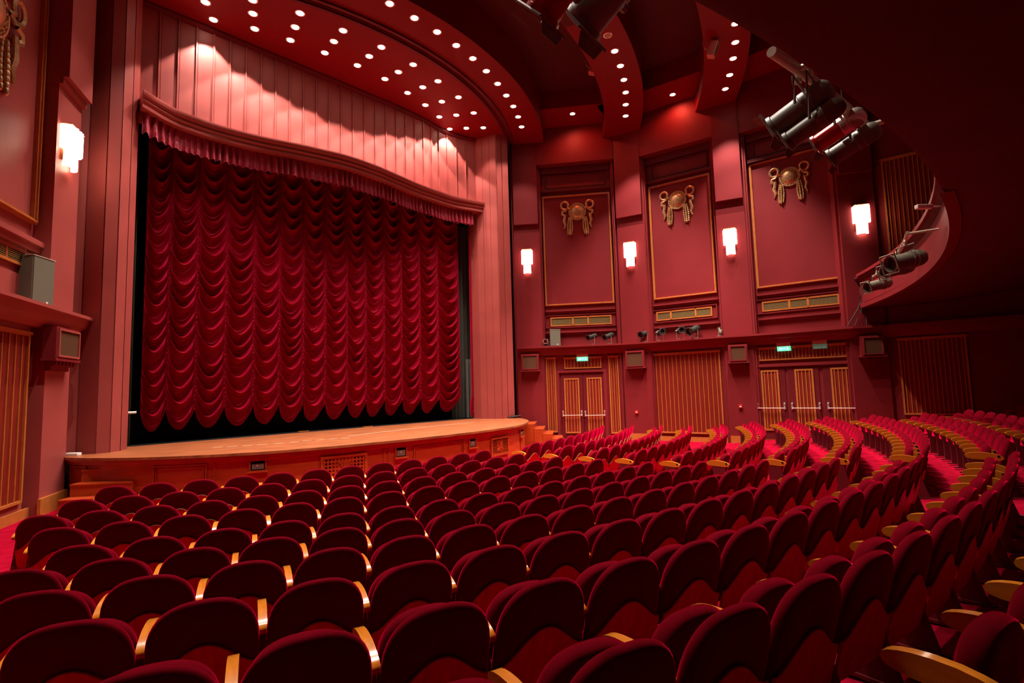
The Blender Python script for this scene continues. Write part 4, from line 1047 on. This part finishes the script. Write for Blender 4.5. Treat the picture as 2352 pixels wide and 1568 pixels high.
def make_chair():
    t = empty('theatre_chair')
    g = G(); pillow(g, .259, .30, .47, TOP, .135, .045, .034, .27, e=2.65); obj('backrest', g, 'velvet', t, smooth=True, angle=70)
    # curved plywood back panel
    g = G(); nx = 16; rows = []
    for yo in (-.034, -.050):
        top = []; bot = []
        for k in range(nx + 1):
            x = -.25 + .5 * k / nx; zt_ = .385 + .145 * (.5 + .5 * math.cos(2 * PI * x / .5)) ** .85; zb_ = .16 + .02 * abs(x / .25) ** 6
            top.append((x, .135 - .27 * (zt_ - .30) + yo, zt_)); bot.append((x, .135 - .27 * (zb_ - .30) + yo, zb_))
        rows.append((bot, top))
    (b1, t1_), (b2, t2_) = rows
    g.grid([b1, t1_, t2_, b2, b1]); k0 = len(g.v)
    g.add([b1[0], t1_[0], t2_[0], b2[0]], [(0, 1, 2, 3)]); g.add([b1[-1], t1_[-1], t2_[-1], b2[-1]], [(3, 2, 1, 0)])
    pn = obj('back_panel', g, 'ply', t)
    g = G(); g.grid([[(x, y - .0015, z + .0035) for x, y, z in t1_], [(x, y + .0005, z + .0035) for x, y, z in t2_], [(x, y - .0015, z - .002) for x, y, z in t2_]]); obj('edge_band', g, 'edge', pn)
    g = G(); pillow(g, .232, .34, .46, .685, .27, .05, .05, .12, e=2.6); obj('seat', g, 'velvet', t, smooth=True, angle=70)
    return t
def arm_geo(x0):
    g = G(); n = 22; side = []
    for k in range(n):
        a = 2 * PI * k / n; c, s = math.cos(a), math.sin(a)
        y = .275 + .195 * (abs(c) ** .85) * math.copysign(1, c); z = .535 + (.036 if s > 0 else .058) * math.copysign(abs(s) ** .8, s) + .018 * (1 - ((y - .3) / .22) ** 2) - .06 * max(0, (.25 - y))
        side.append((y, z))
    m_ = len(side)
    g.add([(x0 - .023, y, z) for y, z in side] + [(x0 + .023, y, z) for y, z in side], [tuple(range(m_)), tuple(range(2 * m_ - 1, m_ - 1, -1))] + [(i, i + m_, (i + 1) % m_ + m_, (i + 1) % m_) for i in range(m_)])
    return g
def side_geo(x0):
    g = G(); poly = [(.04, 0), (.04, .03), (.12, .30), (.16, .49), (.38, .49), (.34, .3), (.34, .03), (.34, 0)]; m_ = len(poly)
    g.add([(x0 - .02, y, z) for y, z in poly] + [(x0 + .02, y, z) for y, z in poly], [tuple(range(m_)), tuple(range(2 * m_ - 1, m_ - 1, -1))] + [(i, i + m_, (i + 1) % m_ + m_, (i + 1) % m_) for i in range(m_)])
    g.box(x0 - .035, x0 + .035, .0, .40, 0, .02)
    return g
def prep(name, g, m, smooth=True, ang=50):
    me = g.mesh(name, smooth); fixn(me); me.materials.append(M[m])
    if smooth: me.set_sharp_from_angle(angle=math.radians(ang))
    return me
proto = make_chair()
ME_ARM_L = prep('armrest', arm_geo(-SP / 2), 'arm'); ME_ARM_R = prep('armrest', arm_geo(SP / 2), 'arm')
ME_SIDE_L = prep('side_board', side_geo(-SP / 2), 'side', False); ME_SIDE_R = prep('side_board', side_geo(SP / 2), 'side', False)
gs = G(); gs.sphere((0, 0, 0), .006, 6, 4); ME_SCREW = prep('screw', gs, 'chrome')
gp = G(); gp.lathe([(0, .002), (.014, .001), (.016, 0)], 12, (0, 0, 0), (-1, 0, 0)); ME_NUM = prep('number_disc', gp, 'black', False)
def child(name, me, par, loc=None):
    o = D.objects.new(name, me); COL.objects.link(o); o.parent = par
    if loc: o.location = loc
    return o
child('armrest', ME_ARM_L, proto); child('side_board', ME_SIDE_L, proto)
# row: radius, top height below the eye, first angle, chairs left of the aisle, end angle of the right block
ROWS = [(12.906, 1.258, -.4850, 12, .522), (13.789, 1.274, -.4878, 13, .531), (14.650, 1.280, -.4883, 14, .552), (15.480, 1.270, -.4548, 14, .528), (16.393, 1.260, -.4229, 14, .532),
        (17.253, 1.195, -.4269, 15, .544), (18.138, 1.114, -.4015, 15, .511), (19.01, 1.03, -.3787, 15, .483), (19.88, .95, -.355, 15, .440), (20.72, .865, -.3359, 15, .41), (21.5, .79, -.26, 0, .40), (22.3, .71, 0, 0, .385)]
first = True; count = 0
RN = ['front', 'second', 'third', 'fourth', 'fifth', 'sixth', 'seventh', 'eighth', 'ninth', 'tenth', 'eleventh', 'twelfth']
def place(R, th, ztop_, label, group, endR, near, endL=False):
    global first, count
    c = proto if first else clone(proto); first = False; count += 1
    c.location = pol(R, th, EYE - ztop_ - TOP); c.rotation_euler = (0, 0, th)
    tag(c, label, 'chair', group)
    if endR:
        a = child('armrest', ME_ARM_R, c); child('side_board', ME_SIDE_R, c)
    if endL:
        a = [x for x in c.children if x.name.startswith('armrest')][0]
        n_ = child('number_disc', ME_NUM, a, (-SP / 2 - .027, .13, .545))
    if near:
        for x in (-.13, .17): child('screw', ME_SCREW, c, (x, .135 - .27 * (.42 - .30) - .052, .42))
    return c
for ri, (R, h, t0_, n_, tend) in enumerate(ROWS):
    dth = SP / R; rn = RN[ri]
    if ri < 10:
        last = t0_ + (n_ - 1) * dth
        if ri == 9: n0 = 0
        else: n0 = 0
        for k in range(n0, n_):
            place(R, t0_ + k * dth, h, 'red velvet chair, %s row from the stage, left block, %s from its left end' % (rn, ORD[k]), 'red velvet chairs left of the aisle', k == n_ - 1, ri >= 5, k == 0)
        st = last + 3 * dth
        k = 0
        while st + k * dth <= tend + .01:
            endr = st + (k + 1) * dth > tend + .01
            place(R, st + k * dth, h, 'red velvet chair, %s row from the stage, right block, %s from the aisle' % (rn, ORD[k]), 'red velvet chairs right of the aisle', endr, False, k == 0); k += 1
    elif ri == 10:
        # chairs beside the camera
        p = at_z(2120, 1500, EYE - 1.0); th = math.atan2(p.x - CX, CY - p.y)
        for k in range(4):
            place(R, th + k * dth + .0095, h, 'red velvet chair at the lower right corner, %s from the left' % ORD[k], 'red velvet chairs at the lower right corner', k == 3, True)
        k = 0; ths = [tend - j * dth for j in range(9)][::-1]
        for k, th in enumerate(ths):
            place(R, th, h, 'shaded red chair under the balcony, front row there, %s from the left' % ORD[8 - k], 'shaded chairs under the balcony', k == 8, False)
    else:
        for k in range(4):
            place(R, tend - k * dth, h, 'shaded red chair under the balcony, rearmost row, %s from the left' % ORD[k], 'shaded chairs under the balcony', k == 0, False)
print('chairs', count)

# ================================================================== rest of the hall, behind the view
g = G(); g.box(-9, 27, -12.2, -12, 0, ZUP); g.box(-9.2, -9, -12, 12, 0, ZUP); struct('wall_back', g, 'wine_dk')
